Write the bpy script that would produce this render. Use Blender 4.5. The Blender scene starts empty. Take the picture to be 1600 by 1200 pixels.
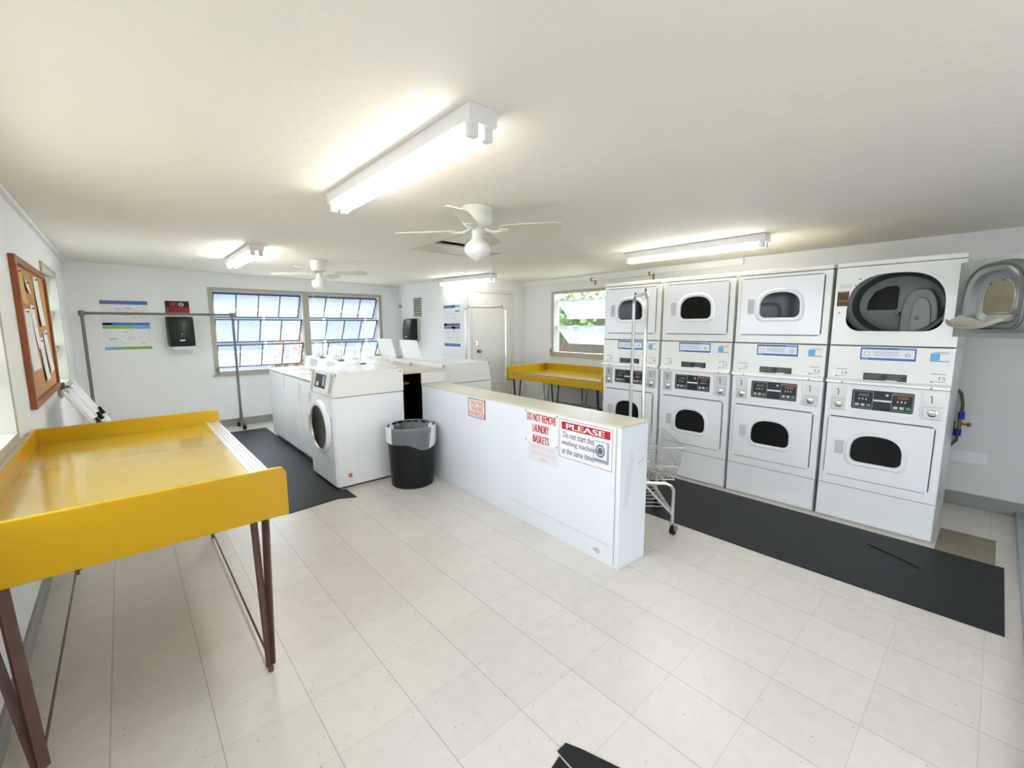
import bpy, bmesh, math, random
from mathutils import Vector, Matrix
random.seed(7)
C = bpy.context.scene.collection
S = bpy.context.scene
PI = math.pi

# ------------------------------------------------------------------ camera
cam = bpy.data.cameras.new('camera'); cam_o = bpy.data.objects.new('camera', cam); C.objects.link(cam_o)
yaw, pitch, roll = .729153, .1332386, -.0035477
fwd = Vector((math.sin(yaw)*math.cos(pitch), math.cos(yaw)*math.cos(pitch), -math.sin(pitch)))
right = Vector((math.cos(yaw), -math.sin(yaw), 0)); up = right.cross(fwd)
r2 = math.cos(roll)*right + math.sin(roll)*up; u2 = -math.sin(roll)*right + math.cos(roll)*up
M = Matrix((r2, u2, -fwd)).transposed().to_4x4(); M.translation = Vector((0, 0, 1.51769))
cam_o.matrix_world = M
cam.sensor_fit = 'HORIZONTAL'; cam.sensor_width = 36; cam.lens = 678.14/1600*36
cam.clip_start = .05; cam.clip_end = 200
S.camera = cam_o

# ------------------------------------------------------------------ sky, sun, exposure
W = bpy.data.worlds.new('world'); S.world = W; W.use_nodes = True
wn = W.node_tree.nodes; wl = W.node_tree.links; wn.clear()
wo = wn.new('ShaderNodeOutputWorld'); wb = wn.new('ShaderNodeBackground')
wb.inputs['Color'].default_value = (.88, .94, 1.0, 1); wb.inputs['Strength'].default_value = 5.0
wl.new(wb.outputs[0], wo.inputs[0])
sun = bpy.data.lights.new('sun', 'SUN'); sun.energy = 2.5; sun.angle = math.radians(2); sun.color = (1, .95, .88)
sun_o = bpy.data.objects.new('sun', sun); C.objects.link(sun_o); sun_o.rotation_euler = (math.radians(22), math.radians(-8), 0)
S.view_settings.view_transform = 'Standard'; S.view_settings.look = 'None'
S.view_settings.gamma = 1; S.view_settings.use_curve_mapping = False
S.view_settings.exposure = 1.0
TUBE = 9.5

# ------------------------------------------------------------------ materials
def srgb(r, g, b):
    f = lambda c: (c/12.92 if c <= .04045 else ((c+.055)/1.055)**2.4)
    return (f(r/255), f(g/255), f(b/255), 1)
MATS = {}
def mat(name, col, rough=.5, metal=0, spec=.5, noise=0, nscale=8, bump=0, bscale=40, coat=0, emit=None, estr=0, alpha=1):
    m = bpy.data.materials.new(name); m.use_nodes = True; nt = m.node_tree; b = nt.nodes['Principled BSDF']
    b.inputs['Base Color'].default_value = col; b.inputs['Roughness'].default_value = rough
    b.inputs['Metallic'].default_value = metal; b.inputs['Specular IOR Level'].default_value = spec
    b.inputs['Coat Weight'].default_value = coat; b.inputs['Coat Roughness'].default_value = .12
    b.inputs['Alpha'].default_value = alpha
    tc = nt.nodes.new('ShaderNodeTexCoord')
    if noise:
        n = nt.nodes.new('ShaderNodeTexNoise'); n.inputs['Scale'].default_value = nscale; n.inputs['Detail'].default_value = 6
        nt.links.new(tc.outputs['Object'], n.inputs['Vector'])
        r = nt.nodes.new('ShaderNodeMapRange'); r.inputs['To Min'].default_value = 1-noise; r.inputs['To Max'].default_value = 1+noise*.5
        nt.links.new(n.outputs['Fac'], r.inputs['Value'])
        mx = nt.nodes.new('ShaderNodeMix'); mx.data_type = 'RGBA'; mx.blend_type = 'MULTIPLY'; mx.inputs[0].default_value = 1
        mx.inputs[6].default_value = col; nt.links.new(r.outputs[0], mx.inputs[7]); nt.links.new(mx.outputs[2], b.inputs['Base Color'])
    if bump:
        n2 = nt.nodes.new('ShaderNodeTexNoise'); n2.inputs['Scale'].default_value = bscale; n2.inputs['Detail'].default_value = 4
        nt.links.new(tc.outputs['Object'], n2.inputs['Vector'])
        bp = nt.nodes.new('ShaderNodeBump'); bp.inputs['Strength'].default_value = bump; bp.inputs['Distance'].default_value = .01
        nt.links.new(n2.outputs['Fac'], bp.inputs['Height']); nt.links.new(bp.outputs[0], b.inputs['Normal'])
    if emit: b.inputs['Emission Color'].default_value = emit; b.inputs['Emission Strength'].default_value = estr
    MATS[name] = m; return m
def M_(n): return MATS[n]
mat('wall_paint', (.88, .89, .88, 1), .55, noise=.03, nscale=1.5, bump=.12, bscale=60)
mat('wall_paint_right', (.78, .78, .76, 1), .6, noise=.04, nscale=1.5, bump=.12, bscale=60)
mat('ceiling_paint', (.92, .875, .785, 1), .7, noise=.05, nscale=1.2, bump=.35, bscale=14)
mat('baseboard_gray', srgb(150, 152, 146), .5, noise=.06)
mat('trim_gray', srgb(178, 174, 160), .5, noise=.05)
mat('enamel', (.87, .88, .89, 1), .22, coat=.3)
mat('enamel_warm', (.88, .875, .825, 1), .25, coat=.3)
mat('enamel_gray', (.56, .57, .54, 1), .35)
mat('plinth', (.50, .49, .45, 1), .6, noise=.2)
mat('shade_black', (.004, .004, .004, 1), 1, spec=0)  # painted shade for the gap between the washer rows
mat('gap', (.10, .10, .10, 1), .8)
mat('gap_light', (.25, .25, .24, 1), .7)
mat('glass_dark', (.008, .009, .009, 1), .08, spec=.22, coat=.0)
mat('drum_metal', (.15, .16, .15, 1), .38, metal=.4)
mat('door_pan', (.33, .36, .35, 1), .35, metal=.4)
mat('washer_glass', (.006, .006, .006, 1), .12, spec=.06)
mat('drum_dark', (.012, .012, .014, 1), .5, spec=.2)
mat('steel', (.62, .60, .57, 1), .3, metal=.85)
mat('chrome', (.75, .74, .72, 1), .12, metal=1)
mat('wire', (.62, .62, .62, 1), .3, metal=.8)
mat('rack_gray', srgb(120, 120, 118), .4, metal=.5)
mat('black_plastic', (.008, .010, .010, 1), .4, spec=.25)
mat('black_panel', (.02, .022, .025, 1), .25)
mat('dispenser_black', (.012, .018, .015, 1), .3, spec=.3)
mat('rubber', (.017, .019, .021, 1), .5, spec=.25, noise=.25, nscale=5, bump=.15, bscale=120)
mat('yellow', (.60, .345, .004, 1), .35, spec=.25, coat=.12, noise=.05, nscale=3)
mat('yellow_top', (.58, .385, .035, 1), .18, spec=.6, coat=.9, noise=.05, nscale=3)
mat('rust_steel', (.15, .085, .065, 1), .45, metal=.35, noise=.4, nscale=20)
mat('black_iron', (.015, .014, .014, 1), .5)
mat('alu', (.85, .84, .82, 1), .28, metal=.55)
mat('formica', srgb(214, 208, 192), .35, noise=.03)
mat('panel_white', (.80, .83, .87, 1), .35, noise=.05, nscale=3)
mat('scuff', (.62, .57, .55, 1), .7, noise=.2, nscale=14)
mat('cork', srgb(196, 150, 96), .9, noise=.25, nscale=120)
mat('wood', srgb(150, 82, 34), .4, noise=.35, nscale=6)
mat('paper', (.80, .80, .80, 1), .8)
mat('manila', srgb(214, 178, 96), .8)
mat('blue', srgb(60, 110, 185), .5); mat('skyblue', srgb(110, 180, 225), .5); mat('green', srgb(130, 185, 90), .5)
mat('violet', srgb(100, 105, 175), .5); mat('grayblue', srgb(150, 160, 185), .5); mat('ink', (.12, .12, .14, 1), .6)
mat('red', srgb(190, 16, 34), .45); mat('sign_white', (.82, .82, .82, 1), .3); mat('sign_pink', srgb(240, 222, 214), .5)
mat('faint', srgb(226, 205, 200), .6); mat('faint_card', (.74, .76, .78, 1), .6)
mat('rust', srgb(150, 70, 40), .8); mat('orange', srgb(205, 120, 70), .5)
mat('led', (.10, .09, .04, 1), .3); mat('btn_gray', (.5, .52, .5, 1), .4); mat('btn_green', srgb(70, 160, 110), .4); mat('led_red', srgb(150, 40, 34), .4)
mat('brass', srgb(150, 115, 60), .3, metal=.8)
mat('blue_valve', srgb(20, 50, 170), .4); mat('hose', srgb(90, 92, 70), .5)
mat('siding', (.125, .15, .19, 1), .7, noise=.05); mat('siding_dark', (.07, .09, .12, 1), .5); mat('roof', (.09, .105, .135, 1), .8, noise=.2)
mat('brickish', (.085, .078, .062, 1), .8, noise=.3)
mat('concrete', (.34, .335, .32, 1), .8, noise=.1)
mat('leaf_orange', (.27, .13, .07, 1), .6, noise=.3); mat('leaf_green', srgb(70, 100, 38), .6, noise=.4, nscale=4); mat('leaf_pale', (.13, .17, .085, 1), .6, noise=.3)
mat('bark', srgb(110, 85, 65), .9, noise=.4)
mat('door_paint', (.76, .74, .69, 1), .4, noise=.02)
mat('tube', (1, 1, 1, 1), .5, emit=(1, .97, .90, 1), estr=TUBE)
mat('tube_bright', (1, 1, 1, 1), .5, emit=(1, .98, .93, 1), estr=TUBE*2.0)
mat('tube_fresh', (1, 1, 1, 1), .5, emit=(1, .97, .90, 1), estr=TUBE*1.3)
mat('fan_white', (.76, .78, .70, 1), .35); mat('blade_beige', (.66, .64, .52, 1), .45)
mat('ledge_gray', srgb(160, 166, 176), .5, noise=.05)
mat('patch', srgb(150, 140, 118), .8, noise=.3, nscale=10)
mat('plywood', srgb(190, 130, 90), .7, noise=.2)
mat('bin_liner_body', (.5, .5, .5, 1))

def glassy(name, tint=(1, 1, 1, 1), gloss=.1, haze=0, rough=.03):
    m = bpy.data.materials.new(name); m.use_nodes = True; nt = m.node_tree; nt.nodes.clear()
    o = nt.nodes.new('ShaderNodeOutputMaterial'); t = nt.nodes.new('ShaderNodeBsdfTransparent'); t.inputs[0].default_value = tint
    g = nt.nodes.new('ShaderNodeBsdfGlossy'); g.inputs['Roughness'].default_value = rough; g.inputs[0].default_value = (1, 1, 1, 1)
    mx = nt.nodes.new('ShaderNodeMixShader'); fr = nt.nodes.new('ShaderNodeFresnel'); fr.inputs[0].default_value = 1.3
    nt.links.new(fr.outputs[0], mx.inputs[0])
    last = t
    if haze:
        d = nt.nodes.new('ShaderNodeBsdfDiffuse'); d.inputs[0].default_value = (.85, .87, .9, 1)
        tl = nt.nodes.new('ShaderNodeBsdfTranslucent'); tl.inputs[0].default_value = (.9, .92, .95, 1)
        a = nt.nodes.new('ShaderNodeAddShader'); nt.links.new(d.outputs[0], a.inputs[0]); nt.links.new(tl.outputs[0], a.inputs[1])
        m2 = nt.nodes.new('ShaderNodeMixShader'); m2.inputs[0].default_value = haze
        nt.links.new(t.outputs[0], m2.inputs[1]); nt.links.new(a.outputs[0], m2.inputs[2]); last = m2
    nt.links.new(last.outputs[0], mx.inputs[1]); nt.links.new(g.outputs[0], mx.inputs[2]); nt.links.new(mx.outputs[0], o.inputs[0])
    MATS[name] = m
glassy('pane', (.93, .96, 1, 1), haze=.06)
glassy('pane_clear', (.8, .88, .9, 1), haze=.2)
glassy('plastic_clear', (.80, .82, .85, 1), haze=.22, rough=.2)
glassy('liner_plastic', (.80, .82, .85, 1), haze=.15, rough=.3)
glassy('globe', (1, 1, 1, 1), haze=.8, rough=.1)

def floor_mat():
    m = bpy.data.materials.new('floor_tiles'); m.use_nodes = True; nt = m.node_tree; b = nt.nodes['Principled BSDF']
    N = nt.nodes.new; L = nt.links.new
    tc = N('ShaderNodeTexCoord'); sp = N('ShaderNodeSeparateXYZ'); L(tc.outputs['Object'], sp.inputs[0])
    def math_(op, a, bb=None, c=None):
        n = N('ShaderNodeMath'); n.operation = op
        for i, v in enumerate((a, bb, c)):
            if v is None: continue
            if isinstance(v, (int, float)): n.inputs[i].default_value = v
            else: L(v, n.inputs[i])
        return n.outputs[0]
    T = .3048; ax = []; cells = []
    for k, off in ((0, .4419), (1, 1.4327)):
        q = math_('DIVIDE', math_('SUBTRACT', sp.outputs[k], off), T)
        cells.append(math_('FLOOR', q)); fr = math_('FRACT', q)
        d = math_('MINIMUM', fr, math_('SUBTRACT', 1, fr)); ax.append(d)
    cmb = N('ShaderNodeCombineXYZ'); L(cells[0], cmb.inputs[0]); L(cells[1], cmb.inputs[1])
    wn_ = N('ShaderNodeTexWhiteNoise'); wn_.noise_dimensions = '3D'; L(cmb.outputs[0], wn_.inputs['Vector'])
    n1 = N('ShaderNodeTexNoise'); n1.inputs['Scale'].default_value = 14; n1.inputs['Detail'].default_value = 8; n1.inputs['Roughness'].default_value = .7; L(tc.outputs['Object'], n1.inputs['Vector'])
    n2 = N('ShaderNodeTexVoronoi'); n2.inputs['Scale'].default_value = 26; L(tc.outputs['Object'], n2.inputs['Vector'])
    n3 = N('ShaderNodeTexNoise'); n3.inputs['Scale'].default_value = 1.1; n3.inputs['Detail'].default_value = 3; L(tc.outputs['Object'], n3.inputs['Vector'])
    v = math_('ADD', .93, math_('MULTIPLY', wn_.outputs['Value'], .06))
    v = math_('ADD', v, math_('MULTIPLY', math_('SUBTRACT', n1.outputs['Fac'], .5), .24))
    v = math_('ADD', v, math_('MULTIPLY', math_('SUBTRACT', n3.outputs['Fac'], .5), .12))
    spk = math_('LESS_THAN', n2.outputs['Distance'], .085)
    n4 = N('ShaderNodeTexNoise'); n4.inputs['Scale'].default_value = 9; L(tc.outputs['Object'], n4.inputs['Vector'])
    spk = math_('MULTIPLY', spk, math_('GREATER_THAN', n4.outputs['Fac'], .52))
    v = math_('SUBTRACT', v, math_('MULTIPLY', spk, .42))
    g1 = math_('MULTIPLY', math_('LESS_THAN', ax[0], .0065), .34)
    g2 = math_('MULTIPLY', math_('LESS_THAN', ax[1], .0055), .16)
    v = math_('MULTIPLY', v, math_('SUBTRACT', 1, math_('MAXIMUM', g1, g2)))
    mx = N('ShaderNodeMix'); mx.data_type = 'RGBA'; mx.blend_type = 'MULTIPLY'; mx.inputs[0].default_value = 1
    mx.inputs[6].default_value = (.735, .695, .635, 1); L(v, mx.inputs[7]); L(mx.outputs[2], b.inputs['Base Color'])
    b.inputs['Roughness'].default_value = .28; b.inputs['Specular IOR Level'].default_value = .45
    rr = math_('ADD', .22, math_('MULTIPLY', n1.outputs['Fac'], .18)); L(rr, b.inputs['Roughness'])
    MATS['floor_tiles'] = m
floor_mat()

# ------------------------------------------------------------------ helpers
def obj(name, bm, m, parent=None, smooth=False):
    me = bpy.data.meshes.new(name)
    if smooth:
        for f in bm.faces: f.smooth = True
    bm.normal_update(); bm.to_mesh(me); bm.free()
    me.materials.append(M_(m) if isinstance(m, str) else m)
    if smooth:
        try: me.set_sharp_from_angle(angle=math.radians(40))
        except Exception: pass
    o = bpy.data.objects.new(name, me); C.objects.link(o)
    if parent: o.parent = parent
    return o
def thing(name, label, cat, loc=(0, 0, 0), rotz=0, group=None):
    o = bpy.data.objects.new(name, None); C.objects.link(o); o.empty_display_size = .1
    o.location = loc; o.rotation_euler = (0, 0, rotz); o['label'] = label; o['category'] = cat
    if group: o['group'] = group
    return o
def tag(o, label, cat, group=None):
    o['label'] = label; o['category'] = cat
    if group: o['group'] = group
    return o
def struct(name, bm, m):
    o = obj(name, bm, m); o['kind'] = 'structure'; return o
def sthing(name, loc=(0, 0, 0), rotz=0):
    o = bpy.data.objects.new(name, None); C.objects.link(o); o.location = loc; o.rotation_euler = (0, 0, rotz); o['kind'] = 'structure'; return o
def dup(root):
    def rec(o, par):
        c = o.copy(); C.objects.link(c)
        if par: c.parent = par
        for ch in kids.get(o.name, []): rec(ch, c)
        return c
    kids = {}
    for o in bpy.data.objects:
        if o.parent: kids.setdefault(o.parent.name, []).append(o)
    return rec(root, None)
def B(): return bmesh.new()
def box(bm, x0, x1, y0, y1, z0, z1, bev=0, seg=2):
    v = [bm.verts.new((x, y, z)) for x in (x0, x1) for y in (y0, y1) for z in (z0, z1)]
    F = [(0, 1, 3, 2), (4, 6, 7, 5), (0, 4, 5, 1), (2, 3, 7, 6), (0, 2, 6, 4), (1, 5, 7, 3)]
    fs = [bm.faces.new([v[i] for i in f]) for f in F]
    if bev:
        es = list({e for f in fs for e in f.edges})
        bmesh.ops.bevel(bm, geom=es, offset=bev, segments=seg, affect='EDGES', profile=.5)
    return bm
def prism(bm, pts, ax, a0, a1, bev=0):
    """pts 2D outline; ax = axis of extrusion; 2D are the other two axes in order"""
    def P(p, a):
        return {'x': (a, p[0], p[1]), 'y': (p[0], a, p[1]), 'z': (p[0], p[1], a)}[ax]
    A = [bm.verts.new(P(p, a0)) for p in pts]; D = [bm.verts.new(P(p, a1)) for p in pts]; n = len(pts)
    fs = [bm.faces.new(A), bm.faces.new(D[::-1])]
    for i in range(n): fs.append(bm.faces.new((A[i], D[i], D[(i+1) % n], A[(i+1) % n])))
    bmesh.ops.recalc_face_normals(bm, faces=fs)
    if bev:
        es = list(fs[0].edges)+list(fs[1].edges)
        bmesh.ops.bevel(bm, geom=es, offset=bev, segments=2, affect='EDGES', profile=.5)
    return bm
def rr(x0, x1, z0, z1, r, n=6):
    p = []
    for cx, cz, a in ((x1-r, z0+r, -90), (x1-r, z1-r, 0), (x0+r, z1-r, 90), (x0+r, z0+r, 180)):
        for i in range(n+1):
            t = math.radians(a+90*i/n); p.append((cx+r*math.cos(t), cz+r*math.sin(t)))
    return p
def dshape(x0, x1, z0, z1, r=.045, arch=.62, n=10):
    """flat bottom with rounded corners, arched top"""
    p = []; h = z1-z0; zs = z1-h*arch; cx = (x0+x1)/2; a = (x1-x0)/2
    for c, s in ((x1-r, -90),):
        for i in range(7):
            t = math.radians(s+90*i/6); p.append((c+r*math.cos(t), z0+r+r*math.sin(t)))
    e = 2.6
    for i in range(2*n+1):
        t = PI*i/(2*n); ct, st = math.cos(t), math.sin(t)
        p.append((cx+a*math.copysign(abs(ct)**(2/e), ct), zs+(z1-zs)*abs(st)**(2/e)))
    for i in range(7):
        t = math.radians(180+90*i/6); p.append((x0+r+r*math.cos(t), z0+r+r*math.sin(t)))
    q = []
    for a_ in p:
        if not q or (abs(a_[0]-q[-1][0])+abs(a_[1]-q[-1][1])) > 1e-5: q.append(a_)
    return q
def offset_out(pts, d):
    cx = sum(p[0] for p in pts)/len(pts); cz = sum(p[1] for p in pts)/len(pts)
    w = max(p[0] for p in pts)-min(p[0] for p in pts); h = max(p[1] for p in pts)-min(p[1] for p in pts)
    mx = (max(p[0] for p in pts)+min(p[0] for p in pts))/2; mz = (max(p[1] for p in pts)+min(p[1] for p in pts))/2
    return [(mx+(p[0]-mx)*(1+2*d/w), mz+(p[1]-mz)*(1+2*d/h)) for p in pts]
def ring(bm, inner, outer, y0, y1):
    """solid ring between two 2D outlines of the same count, extruded along y (front y0)"""
    n = len(inner)
    V = [[bm.verts.new((p[0], y, p[1])) for p in pts] for pts, y in ((inner, y0), (outer, y0), (outer, y1), (inner, y1))]
    for k in range(4):
        a, b = V[k], V[(k+1) % 4]
        for i in range(n): bm.faces.new((a[i], b[i], b[(i+1) % n], a[(i+1) % n]))
    bmesh.ops.recalc_face_normals(bm, faces=bm.faces[:])
    return bm
def to_rect(pts, x0, x1, z0, z1):
    cx = (min(p[0] for p in pts)+max(p[0] for p in pts))/2; cz = (min(p[1] for p in pts)+max(p[1] for p in pts))/2
    out = []
    for p in pts:
        dx, dz = p[0]-cx, p[1]-cz; t = 1e9
        if dx > 1e-9: t = min(t, (x1-cx)/dx)
        if dx < -1e-9: t = min(t, (x0-cx)/dx)
        if dz > 1e-9: t = min(t, (z1-cz)/dz)
        if dz < -1e-9: t = min(t, (z0-cz)/dz)
        out.append([cx+dx*t, cz+dz*t])
    for cnr in ((x0, z0), (x0, z1), (x1, z0), (x1, z1)):
        i = min(range(len(out)), key=lambda k: (out[k][0]-cnr[0])**2+(out[k][1]-cnr[1])**2); out[i] = list(cnr)
    return [tuple(p) for p in out]
def tube(bm, pts, r, seg=8, close=False):
    P = [Vector(p) for p in pts]; rings = []; n = len(P); prev = None
    for i in range(n):
        if close: t = (P[(i+1) % n]-P[i-1]).normalized()
        else:
            t = (P[min(i+1, n-1)]-P[max(i-1, 0)]).normalized()
        if prev is None:
            a = Vector((0, 0, 1)) if abs(t.z) < .9 else Vector((1, 0, 0)); nrm = t.cross(a).normalized()
        else:
            nrm = (prev-t*prev.dot(t))
            nrm = nrm.normalized() if nrm.length > 1e-6 else t.orthogonal().normalized()
        prev = nrm; bn = t.cross(nrm)
        rad = r[i] if isinstance(r, (list, tuple)) else r
        rings.append([bm.verts.new(P[i]+nrm*rad*math.cos(2*PI*k/seg)+bn*rad*math.sin(2*PI*k/seg)) for k in range(seg)])
    m = n if close else n-1
    for i in range(m):
        a, b = rings[i], rings[(i+1) % n]
        for k in range(seg): bm.faces.new((a[k], a[(k+1) % seg], b[(k+1) % seg], b[k]))
    if not close:
        bm.faces.new(rings[0][::-1]); bm.faces.new(rings[-1])
    return bm
def arc(c, r, a0, a1, u, v, n=6):
    u, v, c = Vector(u), Vector(v), Vector(c)
    return [c+u*r*math.cos(math.radians(a0+(a1-a0)*i/n))+v*r*math.sin(math.radians(a0+(a1-a0)*i/n)) for i in range(n+1)]
def cyl(bm, p0, p1, r0, r1=None, seg=20):
    return tube(bm, [p0, p1], [r0, r0 if r1 is None else r1], seg)
def lathe(bm, prof, c=(0, 0, 0), seg=28, axis='z', cap=True):
    R = []
    for r, h in prof:
        ring_ = []
        for k in range(seg):
            a = 2*PI*k/seg; x, y = r*math.cos(a), r*math.sin(a)
            p = {'z': (x, y, h), 'y': (x, h, y), 'x': (h, x, y)}[axis]
            ring_.append(bm.verts.new((c[0]+p[0], c[1]+p[1], c[2]+p[2])))
        R.append(ring_)
    for i in range(len(R)-1):
        for k in range(seg): bm.faces.new((R[i][k], R[i][(k+1) % seg], R[i+1][(k+1) % seg], R[i+1][k]))
    for e, s in ((0, 1), (-1, 1)):
        if cap and prof[e][0] > 1e-4: bm.faces.new(R[e])
    bmesh.ops.remove_doubles(bm, verts=bm.verts[:], dist=1e-5)
    bmesh.ops.recalc_face_normals(bm, faces=bm.faces[:])
    return bm
def bar(bm, p0, p1, w, h):
    """rectangular bar between two points"""
    a, b = Vector(p0), Vector(p1); t = (b-a).normalized(); s = t.cross(Vector((0, 0, 1)))
    s = s.normalized() if s.length > 1e-4 else Vector((1, 0, 0)); n = s.cross(t)
    v = [bm.verts.new(p+s*i*w/2+n*j*h/2) for p in (a, b) for i, j in ((-1, -1), (1, -1), (1, 1), (-1, 1))]
    for f in ((0, 1, 2, 3), (7, 6, 5, 4), (0, 4, 5, 1), (1, 5, 6, 2), (2, 6, 7, 3), (3, 7, 4, 0)): bm.faces.new([v[i] for i in f])
    bmesh.ops.recalc_face_normals(bm, faces=bm.faces[:])
    return bm
def text_bm(bm, s, x0, x1, z0, z1, y, bold=0.0):
    cu = bpy.data.curves.new('t', 'FONT'); cu.body = s; cu.size = 1; cu.offset = bold; cu.resolution_u = 3
    o = bpy.data.objects.new('t', cu); C.objects.link(o)
    dg = bpy.context.evaluated_depsgraph_get(); me = bpy.data.meshes.new_from_object(o.evaluated_get(dg))
    xs = [v.co.x for v in me.vertices]; ys = [v.co.y for v in me.vertices]
    a, b, c, d = min(xs), max(xs), min(ys), max(ys)
    n0 = len(bm.verts); bm.from_mesh(me); bm.verts.ensure_lookup_table()
    for v in bm.verts[n0:]:
        v.co = Vector((x0+(v.co.x-a)/(b-a)*(x1-x0), y, z0+(v.co.y-c)/(d-c)*(z1-z0)))
    bpy.data.objects.remove(o); bpy.data.curves.remove(cu); bpy.data.meshes.remove(me)
    return bm
def text_obj(name, items, m, parent, y, bold=0.0):
    bm = B()
    for s, x0, x1, z0, z1 in items:
        for k in ((0, 1, 2) if bold else (0,)): text_bm(bm, s, x0+bold*.16*k, x1-bold*.16*(2-k), z0, z1, y-.0001*k)
    return obj(name, bm, m, parent)

# ------------------------------------------------------------------ room
XL, XR, XS, YB, YD, YN = -.46, 5.16, 4.0, 7.75, 5.45, -1.9
def cz(x): return 2.3236-.0143*x
def wall_holes(name, m, axis, const0, const1, a0, a1, z1, holes):
    """wall slab; axis 'x' = wall along y at x const0..const1; holes (a0,a1,z0,z1)"""
    bm = B()
    cuts = sorted({a0, a1, *[h[0] for h in holes], *[h[1] for h in holes]})
    for i in range(len(cuts)-1):
        s, e = cuts[i], cuts[i+1]; segs = [(0, z1)]
        for h in holes:
            if h[0] <= s+1e-6 and h[1] >= e-1e-6:
                segs = [(0, h[2]), (h[3], z1)] if h[2] > 0 else [(h[3], z1)]
        for z0_, z1_ in segs:
            if axis == 'x': box(bm, const0, const1, s, e, z0_, z1_)
            else: box(bm, s, e, const0, const1, z0_, z1_)
    return struct(name, bm, m)
bm = B(); box(bm, XL-.2, XR+.2, YN-.1, YB+.2, -.1, 0); struct('floor', bm, 'floor_tiles')
H = (2.25, 3.1, 3.15, 4.05)
bm = B()
def cq(x0, x1, y0, y1):
    v = [(x, y, cz(x)+t) for t in (0, .12) for x, y in ((x0, y0), (x1, y0), (x1, y1), (x0, y1))]
    v = [bm.verts.new(p) for p in v]
    for f in ((0, 1, 2, 3), (7, 6, 5, 4), (0, 4, 5, 1), (1, 5, 6, 2), (2, 6, 7, 3), (3, 7, 4, 0)): bm.faces.new([v[i] for i in f])
cq(XL-.2, H[0], YN-.2, YB+.2); cq(H[1], XR+.2, YN-.2, YB+.2); cq(H[0], H[1], YN-.2, H[2]); cq(H[0], H[1], H[3], YB+.2)
bmesh.ops.recalc_face_normals(bm, faces=bm.faces[:])
struct('ceiling', bm, 'ceiling_paint')
WZ = 2.36
wall_holes('wall_left', 'wall_paint', 'x', XL-.16, XL, YN, YB, WZ, [(-1.0, .9, .95, 2.06), (1.5, 3.36, .95, 2.06), (5.42, 6.5, .95, 2.06)])
wall_holes('wall_back', 'wall_paint', 'y', YB, YB+.16, XL-.16, XS+.15, WZ, [(1.0, 3.65, .82, 2.08)])
wall_holes('wall_side', 'wall_paint', 'x', XS, XS+.15, YD, YB, WZ, [])
wall_holes('wall_rear', 'wall_paint', 'y', YD, YD+.15, XS+.15, XR, WZ, [])
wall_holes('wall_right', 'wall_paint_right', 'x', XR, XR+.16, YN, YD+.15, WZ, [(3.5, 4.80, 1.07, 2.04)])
wall_holes('wall_near', 'wall_paint', 'y', YN-.16, YN, XL-.16, XR+.16, WZ, [(1.0, 1.9, 0, 2.05)])
for n, a in (('baseboard_left', (XL, XL+.012, YN, YB, 0, .105)), ('baseboard_back', (XL, XS, YB-.012, YB, 0, .115)), ('baseboard_right', (XR-.014, XR, YN, YD, 0, .115)),
             ('baseboard_side', (XS-.012, XS, YD, YB, 0, .11)), ('baseboard_rear', (4.95, XR, YD-.012, YD, 0, .11))):
    bm = B(); box(bm, *a); struct(n, bm, 'baseboard_gray')
# cornice strips
bm = B(); box(bm, XL, XL+.03, YN, YB, cz(XL)-.035, cz(XL)-.004); struct('trim_1', bm, 'wall_paint')
bm = B(); box(bm, XR-.02, XR, 1.95, YD, cz(XR)-.075, cz(XR)-.002); struct('trim_2', bm, 'wall_paint')
# raised painted platform at the right edge of the picture
bm = B(); box(bm, 1.9, XR-.015, YN, -.215, 0, .05, .006); struct('trim_3', bm, 'ledge_gray')
# ceiling hatch: pit with two loose boards and dark gaps
t = thing('attic_hatch', 'square ceiling hatch with loose painted boards and dark gaps behind the nearer fan', 'hatch', (0, 0, 0))
bm = B(); x0, x1, y0, y1 = H; zc = cz(2.7)
box(bm, x0-.02, x0, y0, y1, zc+.0, zc+.16); box(bm, x1, x1+.02, y0, y1, zc+.0, zc+.16); box(bm, x0, x1, y0-.02, y0, zc+.01, zc+.16); box(bm, x0, x1, y1, y1+.02, zc+.01, zc+.16)
obj('frame', bm, 'blade_beige', t)
bm = B(); box(bm, x0, x1, y0, y1, zc+.14, zc+.16); obj('cavity_lid', bm, 'drum_dark', t)
bm = B(); box(bm, x0+.003, x1-.002, 3.64, y1-.014, zc+.006, zc+.02); obj('board', bm, 'blade_beige', t)
bm = B(); box(bm, x0+.003, x1-.003, 3.50, 3.585, zc+.03, zc+.045); box(bm, 2.66, x1-.002, 3.461, 3.639, zc+.001, zc+.016); obj('board', bm, 'ceiling_paint', t)
bm = B(); box(bm, x0+.003, x1-.002, y0+.002, 3.46, zc+.001, zc+.016); obj('board', bm, 'ceiling_paint', t)

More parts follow.
